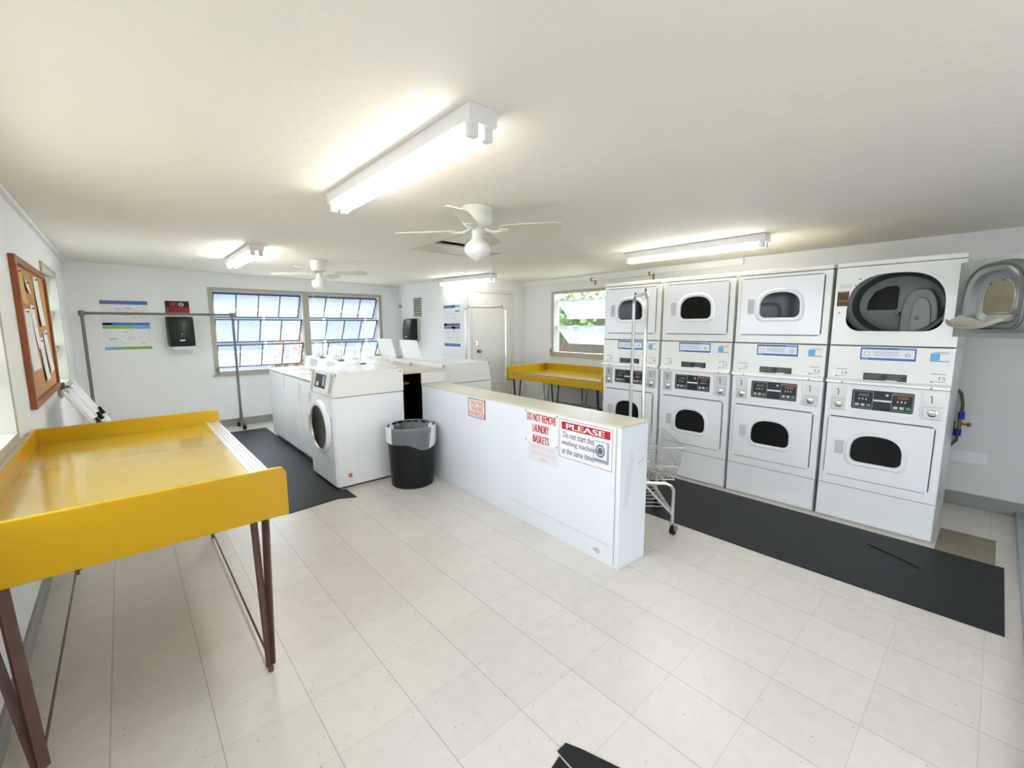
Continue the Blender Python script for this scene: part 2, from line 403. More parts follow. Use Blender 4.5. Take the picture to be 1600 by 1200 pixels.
# ------------------------------------------------------------------ windows
def window(name, width, z0, z1, units, rows, cols, ang, loc, rotz, glass='pane', fm='trim_gray', sm='black_iron', topgap=.0, sash_h=None, crank=True):
    """local: opening along +X from 0..width, outward = +Y, inner wall face at y=0"""
    w = sthing(name, loc, rotz)
    bm = B(); fw = .045
    box(bm, -.012, fw, -.015, .09, z0-.012, z1+.012); box(bm, width-fw, width+.012, -.015, .09, z0-.012, z1+.012)
    box(bm, fw, width-fw, -.015, .09, z1-.03, z1+.012); box(bm, fw, width-fw, -.02, .09, z0-.012, z0+.035)
    uw = (width-2*fw-(units-1)*.10)/units
    for u in range(1, units): box(bm, fw+u*uw+(u-1)*.10, fw+u*uw+u*.10, -.015, .09, z0+.035, z1-.03)
    obj('window_frame', bm, fm, w)
    bm = B(); box(bm, -.04, width+.04, -.03, -.015, z0-.04, z0-.012); obj('window_sill', bm, fm, w)
    hh = (z1-.03-topgap-z0-.04)/rows
    for u in range(units):
        ux0 = fw+u*(uw+.10)+.006; ux1 = ux0+uw-.012
        for r in range(rows):
            top = z1-.03-topgap-r*hh; L = (sash_h or hh)*.99
            ca, sa = math.cos(math.radians(ang)), math.sin(math.radians(ang))
            piv = (0, .05, top)
            def P(bm_, x0_, x1_, d0, d1, t0, t1):
                v = []
                for x in (x0_, x1_):
                    for t_ in (t0, t1):
                        for d in (d0, d1):
                            v.append(bm_.verts.new((x, piv[1]+d*sa+t_*ca, piv[2]-d*ca+t_*sa)))
                for f in ((0, 1, 3, 2), (4, 6, 7, 5), (0, 4, 5, 1), (2, 3, 7, 6), (0, 2, 6, 4), (1, 5, 7, 3)): bm_.faces.new([v[i] for i in f])
            bm = B(); g = .014
            P(bm, ux0, ux1, 0, g, -.01, .01); P(bm, ux0, ux1, L-g, L, -.01, .01)
            P(bm, ux0, ux0+g, g, L-g, -.01, .01); P(bm, ux1-g, ux1, g, L-g, -.01, .01)
            for c in range(1, cols):
                xx = ux0+(ux1-ux0)*c/cols; P(bm, xx-.006, xx+.006, g, L-g, -.008, .008)
            bmesh.ops.recalc_face_normals(bm, faces=bm.faces[:])
            s = obj('sash', bm, sm, w)
            bm = B(); P(bm, ux0+g, ux1-g, g, L-g, -.0015, .0015); bmesh.ops.recalc_face_normals(bm, faces=bm.faces[:]); obj('pane', bm, glass, s)
    if crank:
        bm = B(); box(bm, .0, .035, -.05, -.016, z0+.03, z0+.09, .006); cyl(bm, (.018, -.05, z0+.05), (.018, -.075, z0+.05), .01)
        tube(bm, [(.018, -.07, z0+.05), (.03, -.075, z0+.02), (.035, -.075, z0-.01)], .006); obj('crank_handle', bm, 'rack_gray', w)
    return w
window('window_1', 2.65, .82, 2.08, 2, 3, 4, 30, (1.0, YB, 0), 0, topgap=.03, sash_h=.415)
# right wall: local +X must run along -Y world with outward +X  -> rotz = -90
window('window_2', 1.30, 1.07, 2.04, 1, 2, 5, 48, (XR, 4.80, 0), -PI/2, glass='pane_clear', sm='sign_white', topgap=.10, sash_h=.42)
# left wall: outward -X, local +X along +Y -> rotz = +90
window('window_3', 1.08, .95, 2.06, 1, 3, 3, 14, (XL, 5.42, 0), PI/2, glass='pane_clear', sm='trim_gray')
window('window_4', 1.86, .95, 2.06, 2, 3, 3, 30, (XL, 1.5, 0), PI/2)
window('window_unseen', 1.90, .95, 2.06, 2, 3, 3, 30, (XL, -1.0, 0), PI/2)  # unseen window, added to bring daylight onto the near left floor

# ------------------------------------------------------------------ outside
bm = B(); box(bm, -30, 30, -25, 40, -.6, -.11); g = struct('ground', bm, 'concrete')
t = thing('neighbouring_house', 'pale bluish sided house across the yard beyond the long window', 'building', (0, 13.2, -.11))
bm = B(); box(bm, -9, 13, 0, 5, 0, 2.75)
obj('wall', bm, 'siding', t)
bm = B(); prism(bm, [(-.8, 2.62), (-.8, 2.74), (2.5, 3.9), (5.8, 2.74), (5.8, 2.62)], 'x', -9.5, 13.5); obj('roof', bm, 'roof', t)
for x in (-5, -1.2, 1.6, 4.4, 8.6):
    bm = B(); box(bm, x, x+1.3, -.04, -.001, .95, 2.1); wf = obj('window', bm, 'sign_white', t)
    bm = B(); box(bm, x+.06, x+1.24, -.05, -.041, 1.01, 2.04); obj('pane', bm, 'siding_dark', wf)
bm = B(); box(bm, -9, 13, -.03, -.001, 2.3, 2.6); obj('fascia_band', bm, 'siding_dark', t)
bm = B(); box(bm, 6.3, 7.2, -.05, -.001, 0, 2.1); obj('door', bm, 'brickish', t)
def leaves(bm, c, rad, n, s, seed, hollow=.55):
    rnd = random.Random(seed)
    for i in range(n):
        while True:
            p = Vector((rnd.uniform(-1, 1), rnd.uniform(-1, 1), rnd.uniform(-1, 1)))
            if hollow < p.length < 1: break
        p = Vector((c[0]+p.x*rad[0], c[1]+p.y*rad[1], c[2]+p.z*rad[2]))
        a = Vector((rnd.gauss(0, 1), rnd.gauss(0, 1), rnd.gauss(0, 1))).normalized(); b = a.orthogonal().normalized()
        k = s*rnd.uniform(.6, 1.3)
        vs = [bm.verts.new(p+a*k), bm.verts.new(p+b*k*.4), bm.verts.new(p-a*k), bm.verts.new(p-b*k*.4)]; bm.faces.new(vs)
    return bm
def bush(name, label, cat, c, rad, n, s, m, seed, m2=None, trunk=True, group=None):
    t = thing(name, label, cat, (c[0], c[1], -.11), 0, group)
    bm = B(); leaves(bm, (0, 0, c[2]+.11), rad, n, s, seed); obj('foliage', bm, m, t)
    if m2: bm = B(); leaves(bm, (-rad[0]*.5, 0, c[2]+.11-rad[2]*.55), (rad[0]*1.15, rad[1]*1.05, rad[2]*.6), n//2, s, seed+9, .3); obj('foliage', bm, m2, t)
    bm = B()
    for k in range(5):
        a = k*1.3; tube(bm, [(.05*math.cos(a), .05*math.sin(a), 0), (rad[0]*.3*math.cos(a), rad[1]*.3*math.sin(a), c[2]*.6), (rad[0]*.55*math.cos(a), rad[1]*.55*math.sin(a), c[2]+.3)], [.03, .02, .01], 6)
    obj('stem', bm, 'bark', t)
    return t
bush('croton_bush', 'orange and green leafy shrub outside the long window', 'shrub', (2.66, 9.9, .95), (.36, .36, .62), 800, .05, 'leaf_orange', 1, 'leaf_pale')
bush('green_bush', 'low pale green shrub outside the long window behind the washers', 'shrub', (4.3, 10.2, .55), (.8, .5, .55), 900, .06, 'leaf_pale', 3)
bush('hedge_tree', 'tall green leafy tree outside the small window', 'tree', (8.1, 7.6, 2.2), (1.5, 1.5, 1.0), 2600, .09, 'leaf_green', 5, 'leaf_green')
bush('hedge_bush', 'low yellow green shrub outside the small window', 'shrub', (7.1, 5.4, .45), (.8, .65, .5), 1500, .06, 'leaf_pale', 8)
t = thing('garden_wall', 'brown masonry wall standing behind the greenery at the small window', 'wall', (9.9, 7.0, -.11))
bm = B(); box(bm, 0, .2, -5, 6, 0, 2.1); obj('masonry', bm, 'brickish', t)
bm = B(); box(bm, -.03, .23, -5, 6, 2.1, 2.16); obj('coping', bm, 'concrete', t)

# ------------------------------------------------------------------ fluorescent fixtures
def fixture(label, x, y0, y1, rot=0, lamp='tube'):
    w = .125; zc_ = cz(x)-.001
    ym = (y0+y1)/2; y0 -= ym; y1 -= ym
    t = thing('fluorescent_light', label, 'ceiling light', (x, ym, zc_-abs(rot)*.0008), math.radians(rot), 'twin tube ceiling fixtures')
    bm = B(); prism(bm, [(-w/2, 0), (-w/2, -.056), (-w/2+.006, -.062), (w/2-.006, -.062), (w/2, -.056), (w/2, 0)], 'y', y0, y1)
    # prism 'y' maps (p0, a, p1)
    obj('housing', bm, 'sign_white', t)
    for s in (-1, 1):
        bm = B(); cyl(bm, (s*.033, y0+.055, -.085), (s*.033, y1-.055, -.085), .0165, seg=16); obj('tube', bm, lamp, t)
        for yy in (y0+.012, y1-.044):
            bm = B(); box(bm, s*.033-.02, s*.033+.02, yy, yy+.032, -.107, -.058, .004); obj('lamp_holder', bm, 'sign_white', t)
        for ya, yb in ((y0+.044, y0+.056), (y1-.056, y1-.044)):
            bm = B(); cyl(bm, (s*.033, ya, -.085), (s*.033, yb, -.085), .0155, seg=14); obj('tube_cap', bm, 'steel', t)
    return t
fixture('largest and nearest white twin-tube fluorescent fixture, on the ceiling above the half wall', 1.055, 1.33, 2.78)
fixture('small distant white fluorescent fixture left of the far ceiling fan', 1.05, 4.87, 6.17, lamp='tube_bright')
fixture('white fluorescent fixture on the ceiling in front of the stacked dryers', 4.06, 1.36, 2.70, lamp='tube_fresh')
fixture('white fluorescent fixture on the ceiling above the rear door corner', 3.99, 4.93, 6.09, 9)

# ------------------------------------------------------------------ ceiling fans
def fan(label, x, y, rot, globe, blades_r=.56):
    z = cz(x)-.002
    t = thing('ceiling_fan', label, 'ceiling fan', (x, y, z), math.radians(rot))
    bm = B(); lathe(bm, [(.098, 0), (.1, -.006), (.1, -.028), (.094, -.034), (.102, -.05), (.102, -.085), (.09, -.115), (.062, -.132), (.03, -.136)] if globe else
                    [(.1, 0), (.1, -.04), (.094, -.09), (.086, -.118), (.06, -.13), (.03, -.134)]); obj('motor_housing', bm, 'fan_white', t, True)
    bm = B(); lathe(bm, [(.04, -.125), (.042, -.14), (.036, -.145), (.036, -.2), (.055, -.215), (.058, -.226), (.03, -.228)]); obj('light_kit', bm, 'fan_white', t, True)
    for k in range(4):
        a = math.radians(90*k); R_ = Matrix.Rotation(a, 4, 'Z')
        bm = B(); tube(bm, [(.05, 0, -.135), (.09, 0, -.155), (.13, 0, -.158), (.2, 0, -.15)], [.009, .008, .008, .006], 8)
        box(bm, .15, .21, -.03, .03, -.152, -.147)
        bmesh.ops.transform(bm, matrix=R_, verts=bm.verts[:]); obj('blade_bracket', bm, 'fan_white', t)
        bm = B(); pts = [(.17, -.045), (.22, -.055), (blades_r-.04, -.068), (blades_r, -.045), (blades_r+.006, 0), (blades_r, .045), (blades_r-.04, .068), (.22, .055), (.17, .045)]
        prism(bm, pts, 'z', -.146, -.140)
        bmesh.ops.rotate(bm, cent=(.2, 0, -.143), matrix=Matrix.Rotation(math.radians(-14), 3, 'X'), verts=bm.verts[:])
        bmesh.ops.transform(bm, matrix=R_, verts=bm.verts[:]); obj('blade', bm, 'blade_beige', t)
    bm = B()
    if globe: lathe(bm, [(.052, -.222), (.075, -.235), (.088, -.26), (.088, -.285), (.075, -.305), (.045, -.325), (.015, -.345), (.0001, -.35)])
    else: lathe(bm, [(.052, -.222), (.092, -.235), (.094, -.29), (.08, -.315), (.04, -.328), (.0001, -.33)])
    obj('glass_shade', bm, 'sign_white', t, True)
    for s in (-1, 1):
        bm = B(); ca = math.radians(-rot-45); px, py = s*.095*math.cos(ca), s*.095*math.sin(ca)
        tube(bm, [(px*.4, py*.4, -.19), (px*.8, py*.8, -.215), (px, py, -.26), (px, py, -.48)], .0014, 6)
        cyl(bm, (px, py, -.50), (px, py, -.475), .005, .003, 8); obj('pull_chain', bm, 'steel', t)
    return t
fan('nearer white ceiling fan with a pointed glass globe, beside the ceiling hatch', 1.83, 2.39, -50, True)
fan('farther white ceiling fan with a drum shaped shade, in front of the long window', 1.84, 5.52, -40, False)

# ------------------------------------------------------------------ stacked dryers (local: front -Y, width X, depth +Y)
DW = .6825
def dryer_front_door(parent, z0, z1, win, hnd, name):
    bm = B(); prism(bm, rr(-.3125, .2965, z0-.0075, z1+.0075, .03), 'y', -.0025, .002); g_ = obj('door_gap', bm, 'gap', parent)
    x0, x1, a, b_ = win; inner = dshape(x0, x1, a, b_)
    outer = rr(-.306, .290, z0, z1, .026, 6)
    bm = B(); rect = to_rect(inner, -.306, .290, z0, z1); ring(bm, inner, rect, -.016, -.0026)
    d = obj(name, bm, 'enamel', parent)
    bm = B(); o1 = offset_out(inner, .034); i1 = inner; n = len(inner)
    # rounded ring bezel: three loops
    loops = [(inner, -.012), (offset_out(inner, .004), -.024), (offset_out(inner, .022), -.026), (o1, -.0158)]
    V = [[bm.verts.new((p[0], y, p[1])) for p in pts] for pts, y in loops]
    for k in range(3):
        for i in range(n): bm.faces.new((V[k][i], V[k+1][i], V[k+1][(i+1) % n], V[k][(i+1) % n]))
    bmesh.ops.recalc_face_normals(bm, faces=bm.faces[:])
    if bm.faces[0].normal.y > 0: bmesh.ops.reverse_faces(bm, faces=bm.faces[:])
    obj('window_ring', bm, 'enamel', d, True)
    bm = B(); prism(bm, offset_out(inner, -.001), 'y', -.012, -.006); obj('window_glass', bm, 'glass_dark', d)
    bm = B(); hx0, hx1, hz0, hz1 = hnd
    hi = rr(hx0+.012, hx1-.004, hz0+.012, hz1-.012, .004, 2); ho = rr(hx0, hx1, hz0, hz1, .006, 2)
    ring(bm, hi, ho, -.022, -.0158); obj('handle', bm, 'enamel', d)
    bm = B(); prism(bm, hi, 'y', -.0175, -.0159); obj('handle_recess', bm, 'enamel_gray', d)
    return d
def info_sticker(parent, x0, x1, z0, z1, y):
    bm = B(); box(bm, x0, x1, y-.001, y, z0, z1); s = obj('instruction_sticker', bm, 'blue', parent)
    bm = B(); box(bm, x0+.008, x1-.008, y-.0016, y-.001, z0+.016, z1-.014); obj('sticker_field', bm, 'sign_white', s)
    bm = B(); box(bm, x1-.09, x1-.004, y-.0016, y-.001, z1-.011, z1-.003); box(bm, x0+.004, x0+.05, y-.0016, y-.001, z0+.003, z0+.011); obj('sticker_accent', bm, 'skyblue', s)
    bm = B()
    for k in range(4): box(bm, x0+.075, x1-.09-.01*(k % 2), y-.0019, y-.0016, z1-.03-.009*k, z1-.0275-.009*k)
    ring(bm, [(x0+.04+.016*math.cos(a*PI/8), z0+.045+.012*math.sin(a*PI/8)) for a in range(16)], [(x0+.04+.019*math.cos(a*PI/8), z0+.045+.015*math.sin(a*PI/8)) for a in range(16)], y-.002, y-.0016)
    ring(bm, [(x1-.045+.008*math.cos(a*PI/8), z0+.042+.008*math.sin(a*PI/8)) for a in range(16)], [(x1-.045+.014*math.cos(a*PI/8), z0+.042+.012*math.sin(a*PI/8)) for a in range(16)], y-.002, y-.0016)
    obj('sticker_print', bm, 'grayblue', s)
def stack_dryer(label, yc, open_door, nums, upper_handle=True):
    t = thing('stacked_dryer', label, 'dryer', (4.07, yc, 0), -PI/2, 'stacked tumble dryers')
    h = DW/2
    bm = B(); box(bm, -h, h, .0, .95, .012, 1.075, .008); obj('lower_cabinet', bm, 'enamel', t)
    bm = B(); box(bm, -h+.002, h-.002, .02, .93, 0, .03); obj('plinth', bm, 'plinth', t)
    bm = B(); box(bm, -h+.003, h-.003, -.006, .001, .028, .272, .003); obj('kick_panel', bm, 'enamel', t)
    bm = B()
    for sx in (-.24, .24): cyl(bm, (sx, -.009, .034), (sx, -.005, .034), .006, seg=10)
    obj('screw', bm, 'steel', t)
    # upper cabinet: sides, top, back with an open front
    bm = B()
    if open_door:
        inner = dshape(-.262, .266, 1.470, 1.878, .09, .62)
        ring(bm, inner, to_rect(inner, -h, h, 1.365, 1.936), 0, .012)
        box(bm, -h, -h+.012, .012, .95, 1.365, 1.936); box(bm, h-.012, h, .012, .95, 1.365, 1.936); box(bm, -h+.012, h-.012, .012, .95, 1.365, 1.377); box(bm, -h+.012, h-.012, .012, .95, 1.924, 1.936); box(bm, -h+.012, h-.012, .935, .95, 1.377, 1.924)
    else:
        box(bm, -h, h, 0, .95, 1.365, 1.936, .006)
    obj('upper_cabinet', bm, 'enamel_warm', t)
    bm = B(); box(bm, -h-.001, h+.001, -.004, .95, 1.940, 1.975, .007); obj('top_cap', bm, 'enamel_warm', t)
    # middle service panel with its lip
    bm = B(); prism(bm, [(.0, 1.360), (-.004, 1.355), (-.004, 1.115), (-.03, 1.098), (-.032, 1.082), (.0, 1.076), (.94, 1.076), (.94, 1.360)], 'x', -h, h); obj('service_panel', bm, 'enamel_warm', t)
    bm = B(); box(bm, -h+.004, h-.004, -.0015, .01, 1.358, 1.368); obj('seam', bm, 'gap', t)
    for sx in (-.24, .25):
        bm = B(); cyl(bm, (sx, -.034, 1.088), (sx, -.029, 1.088), .006, seg=10); obj('latch', bm, 'rack_gray', t)
    info_sticker(t, -.153, .153, 1.262, 1.352, -.004)
    bm = B(); box(bm, .222, .318, -.0052, -.004, 1.268, 1.340); s = obj('service_sticker', bm, 'sign_white', t)
    bm = B(); box(bm, .224, .270, -.0058, -.0052, 1.276, 1.322); obj('sticker_picture', bm, 'skyblue', s)
    bm = B(); box(bm, .222, .318, -.0058, -.0052, 1.268, 1.275)
    for k in range(3): box(bm, .238+.004*k, .312, -.0058, -.0052, 1.329-.005*k+.002, 1.331-.005*k+.002)
    obj('sticker_print', bm, 'grayblue', s)
    bm = B(); box(bm, -.122, .118, -.006, -.004, 1.116, 1.166); s = obj('warning_label', bm, 'black_panel', t)
    bm = B()
    for k in range(4):
        for a_, b_ in ((-.116, -.012), (.01, .112)): box(bm, a_, b_-.012*(k % 3), -.0066, -.006, 1.155-.009*k, 1.1575-.009*k)
    obj('label_print', bm, 'rack_gray', s)
    bm = B(); box(bm, .004, .07, -.0066, -.006, 1.116, 1.121); obj('label_tab', bm, 'sign_white', s)
    for (n, x) in ((nums[0], -.285), (nums[1], .245)):
        bm = B(); box(bm, x-.016, x+.072, -.0048, -.004, 1.122, 1.195); s = obj('number_sticker', bm, 'enamel_warm', t)
        text_obj('number', [(n, x+.032, x+.066, 1.145, 1.168)], 'grayblue', s, -.0052, .01)
        bm = B(); box(bm, x-.008, x+.064, -.0052, -.0048, 1.183, 1.187); box(bm, x+.0, x+.066, -.0052, -.0048, 1.131, 1.134); box(bm, x-.006, x+.004, -.0052, -.0048, 1.126, 1.136); obj('sticker_print', bm, 'rack_gray', s)
    # console
    bm = B(); box(bm, -h+.003, h-.003, -.003, .002, .862, 1.07); c = obj('console', bm, 'enamel', t)
    bm = B(); ring(bm, rr(-.176, .172, .895, 1.040, .012), rr(-.21, .205, .872, 1.062, .016), -.014, -.003); obj('bezel', bm, 'enamel', c)
    bm = B(); box(bm, -.176, .172, -.008, -.003, .895, 1.040); obj('display', bm, 'black_panel', c)
    for sx, red in ((-.166, 0), (.052, 1)):
        bm = B(); ring(bm, rr(sx+.002, sx+.112, .907, 1.028, .004, 2), rr(sx, sx+.114, .905, 1.030, .005, 2), -.0086, -.008); obj('display_outline', bm, 'btn_gray', c)
        bm = B(); box(bm, sx+.03, sx+.09, -.0088, -.008, .992, 1.010); obj('readout', bm, 'led', c)
        if red: bm = B(); box(bm, sx+.006, sx+.108, -.0088, -.008, 1.014, 1.026); obj('red_bar', bm, 'led_red', c)
        bm = B()
        for k in range(3): box(bm, sx+.03+.02*k, sx+.038+.02*k, -.0088, -.008, .965, .978)
        obj('indicator', bm, 'btn_gray', c)
        for k in range(3):
            bm = B(); box(bm, sx+.012+.034*k, sx+.036+.034*k, -.010, -.008, .918, .938, .001, 1); obj('button', bm, 'btn_green' if k == 2 else 'btn_gray', c)
    bm = B(); box(bm, -.05, .05, -.0095, -.008, .962, .974); obj('paper_strip', bm, 'sign_white', c)
    bm = B(); cyl(bm, (.025, -.0095, 1.012), (.025, -.008, 1.012), .009, seg=14); obj('key_dot', bm, 'btn_gray', c)
    for cx in (-.252, .268):
        bm = B(); box(bm, cx-.052, cx+.052, -.006, -.003, .966, 1.058); s = obj('coin_slot', bm, 'steel', t)
        bm = B(); box(bm, cx-.012, cx-.006, -.0075, -.006, .985, 1.02); box(bm, cx-.018, cx-.008, -.0075, -.006, 1.022, 1.034); obj('slot', bm, 'gap', s)
        bm = B(); box(bm, cx-.05, cx+.05, -.012, -.003, .872, .960, .003); s = obj('coin_box', bm, 'steel', t)
        bm = B(); lathe(bm, [(.026, -.012), (.026, -.016), (.019, -.019), (.018, -.024), (.012, -.026), (.0001, -.026)], (cx, 0, .918), 20, 'y'); obj('lock', bm, 'chrome', s, True)
    dryer_front_door(t, .355, .815, (-.153, .140, .492, .700), (-.262, -.19, .520, .650), 'lower_door')
    bm = B(); box(bm, -h+.004, h-.004, -.001, .004, .274, .279); obj('seam', bm, 'gap_light', t)
    if not open_door:
        dryer_front_door(t, 1.438, 1.905, (-.150, .142, 1.578, 1.784), (-.258, -.19, 1.600, 1.746), 'upper_door')
    else:
        # drum
        bm = B(); ph = [(.30, .03), (.305, .10), (.296, .105), (.30, .16), (.30, .165), (.295, .17), (.30, .18), (.30, .62)]
        bm = B(); N_ = 40; R_ = []
        for r_, y_ in ph:
            R_.append([bm.verts.new((r_*math.cos(2*PI*k/N_), y_, 1.672+.86*r_*math.sin(2*PI*k/N_))) for k in range(N_)])
        for i in range(len(R_)-1):
            for k in range(N_): bm.faces.new((R_[i][k], R_[i][(k+1) % N_], R_[i+1][(k+1) % N_], R_[i+1][k]))
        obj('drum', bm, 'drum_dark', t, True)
        for y_ in (.06, .12):
            bm = B(); tube(bm, [(.292*math.cos(2*PI*k/40), y_, 1.672+.25*math.sin(2*PI*k/40)) for k in range(40)], .004, 6, True); obj('drum_rim', bm, 'drum_metal', t, True)
        bm = B(); lathe(bm, [(.30, .19), (.27, .2), (.262, .235), (.24, .30), (.2, .315), (.0001, .32)], (0, 0, 0), 40, 'y', False)
        for v in bm.verts: v.co.z = 1.672+v.co.z*.84
        bk = obj('drum_back', bm, 'drum_metal', t, True)
        bm = B(); prism(bm, [(-.19, 1.63), (-.185, 1.70), (-.15, 1.765), (-.09, 1.80), (-.03, 1.805), (-.012, 1.79), (-.014, 1.64), (-.03, 1.628)], 'y', .295, .316); obj('exhaust_grille', bm, 'drum_dark', bk)
        bm = B(); prism(bm, dshape(.015, .215, 1.455, 1.775, .02, .7), 'y', .262, .33, .006); obj('blower_cover', bm, 'drum_metal', bk)
        bm = B(); prism(bm, dshape(.07, .18, 1.46, 1.71, .02, .7), 'y', .250, .262, .004); obj('cover_boss', bm, 'rack_gray', bk)
        for bx, bz in ((-.005, 1.60), (.105, 1.565)):
            bm = B(); lathe(bm, [(.014, .318), (.014, .245), (.008, .242), (.0001, .242)], (bx, 0, bz), 16, 'y'); obj('bolt', bm, 'rack_gray', bk, True)
        bm = B(); box(bm, -.325, -.255, -.0015, 0, 1.655, 1.765); obj('rating_plate', bm, 'bark', t)
        bm = B(); box(bm, -.325, -.255, -.0018, -.0015, 1.692, 1.697); box(bm, -.32, -.262, -.0018, -.0015, 1.757, 1.765); obj('plate_print', bm, 'orange', t)
        bm = B(); box(bm, -.32, -.24, -.0015, 0, 1.785, 1.815); obj('notice_sticker', bm, 'faint_card', t)
        bm = B(); box(bm, -.205, -.19, -.003, 0, 1.845, 1.852); box(bm, -.31, -.302, -.003, 0, 1.60, 1.612); box(bm, -.225, -.218, -.003, 0, 1.80, 1.808); obj('clip', bm, 'rack_gray', t)
        # swung open door, hinge at right edge; local frame via an empty-free transform
        hx, ang = .325, math.radians(-(180-126)-0)
        a126 = math.radians(126)
        # closed door spans from hinge toward -X (local); opened by swinging toward -Y
        Rm = Matrix.Translation((hx, -.012, 0)) @ Matrix.Rotation(a126, 4, 'Z') @ Matrix.Translation((-hx, .012, 0))
        def put(bm_): bmesh.ops.transform(bm_, matrix=Rm, verts=bm_.verts[:]); return bm_
        z0, z1 = 1.438, 1.905; X0, X1 = -.275, .318
        inner = dshape(-.10, .10, 1.585, 1.765, .03, .6)
        mid = dshape(-.235, .225, 1.468, 1.882, .08, .62)
        bm = B(); ring(bm, mid, to_rect(mid, X0, X1, z0, z1), -.045, -.030)
        # rim skin of the door outer pan
        box(bm, X0, X0+.006, -.062, -.045, z0, z1); box(bm, X1-.006, X1, -.062, -.045, z0, z1); box(bm, X0+.006, X1-.006, -.062, -.045, z0, z0+.006); box(bm, X0+.006, X1-.006, -.062, -.045, z1-.006, z1)
        for v in bm.verts: v.co.y += .035
        d = obj('open_door', put(bm), 'door_pan', t)
        bm = B(); n = len(mid)
        loops = [(mid, .005), (offset_out(mid, -.01), .04), (offset_out(mid, -.035), .052), (offset_out(mid, -.06), .045), (offset_out(inner, .05), .012), (offset_out(inner, .012), .0), (inner, .008)]
        V = [[bm.verts.new((p[0], y, p[1])) for p in pts] for pts, y in loops]
        for k in range(len(loops)-1):
            for i in range(n): bm.faces.new((V[k][i], V[k+1][i], V[k+1][(i+1) % n], V[k][(i+1) % n]))
        bmesh.ops.recalc_face_normals(bm, faces=bm.faces[:]); obj('inner_dish', put(bm), 'door_pan', d, True)
        bm = B(); tube(bm, [(p[0], .010, p[1]) for p in offset_out(inner, .004)], .0035, 6, True); obj('highlight_ring', put(bm), 'chrome', d, True)  # chrome ring added to imitate bright highlight arcs on the door window
        bm = B(); tube(bm, [(p[0], .052, p[1]) for p in offset_out(mid, -.022)], .008, 8, True); obj('door_seal', put(bm), 'rack_gray', d, True)
        bm = B(); prism(bm, inner, 'y', .002, .007); obj('window_glass', put(bm), 'patch', d)
        bm = B(); prism(bm, rr(X0, X1, z0, z1, .02), 'y', -.030, -.026, .001); obj('door_skin', put(bm), 'enamel', d)
        # sagging lint flap / paper resting in the dish
        bm = B(); V = []
        for i in range(9):
            x = -.20+.40*i/8; s_ = 1-(abs(x)/.20)**2.2
            V.append([bm.verts.new((x, y_, 1.487+.055*(1-s_)+zz)) for y_, zz in ((.03, .045), (.06, .03), (.11+.03*s_, .0), (.13+.06*s_, .012))])
        for i in range(8):
            for k in range(3): bm.faces.new((V[i][k], V[i+1][k], V[i+1][k+1], V[i][k+1]))
        obj('paper_flap', put(bm), 'formica', d, True)
    return t
stack_dryer('nearest stacked dryer at the right, its upper door swung open', .525, True, ('14', '15'))
stack_dryer('second stacked dryer from the open one, all doors closed', 1.230, False, ('12', '13'))
stack_dryer('third stacked dryer, between the chrome cart poles and the second one', 1.936, False, ('10', '11'))
stack_dryer('farthest stacked dryer, beside the small window and yellow table', 2.645, False, ('8', '9'))

# hanging pipe and brackets above the farthest dryer
t = thing('wall_pipe', 'short white pipe held by rusty brackets above the farthest dryer', 'pipe', (XR, 0, 0))
bm = B(); cyl(bm, (-.09, 3.0, 2.168), (-.09, 3.99, 2.168), .017, seg=12); obj('pipe', bm, 'enamel_warm', t)
for y_ in (3.04, 3.96):
    bm = B(); box(bm, -.10, 0, y_-.012, y_+.012, 2.15, 2.156); box(bm, -.006, 0, y_-.012, y_+.012, 2.10, 2.2); cyl(bm, (-.09, y_-.01, 2.168), (-.09, y_+.01, 2.168), .025, seg=12); obj('bracket', bm, 'brass', t)

# ------------------------------------------------------------------ gas hoses, plate at right wall
t = thing('gas_connection', 'dark hose with blue valves and black regulator on the wall behind the nearest dryer', 'gas hose', (XR, .15, 0))
bm = B(); tube(bm, [(-.12, .10, 1.02), (-.07, .05, 1.0), (-.05, .015, .95), (-.05, 0, .86), (-.05, 0, .80)], .011, 8); obj('upper_hose', bm, 'hose', t, True)
bm = B(); tube(bm, [(-.05, .01, .62), (-.05, .01, .56), (-.07, .05, .50), (-.10, .13, .47)], .011, 8); obj('lower_hose', bm, 'hose', t, True)
bm = B(); cyl(bm, (-.05, 0, .80), (-.05, 0, .74), .02, seg=10); obj('valve', bm, 'blue_valve', t)
bm = B(); cyl(bm, (-.05, .01, .655), (-.05, .01, .60), .022, seg=10); obj('valve', bm, 'blue_valve', t)
bm = B(); cyl(bm, (-.05, .005, .745), (-.05, .005, .65), .012, seg=10); cyl(bm, (-.05, 0, .70), (-.05, -.05, .70), .008, seg=8); cyl(bm, (-.05, -.05, .685), (-.05, -.05, .715), .012, seg=8); obj('fitting', bm, 'brass', t)
bm = B(); box(bm, -.10, -.02, .03, .13, .60, .72, .008); obj('regulator', bm, 'black_plastic', t)
bm = B(); box(bm, -.05, 0, .04, .06, .62, .64); box(bm, -.06, 0, -.002, .012, .77, .785); obj('wall_clip', bm, 'steel', t)
bm = B(); prism(bm, rr(-.03, .30, .375, .475, .02), 'x', XR-.012, XR-.0, .002)
tag(obj('cover_plate', bm, 'wall_paint'), 'white rounded metal cover plate low on the wall under the blue valves', 'wall plate')

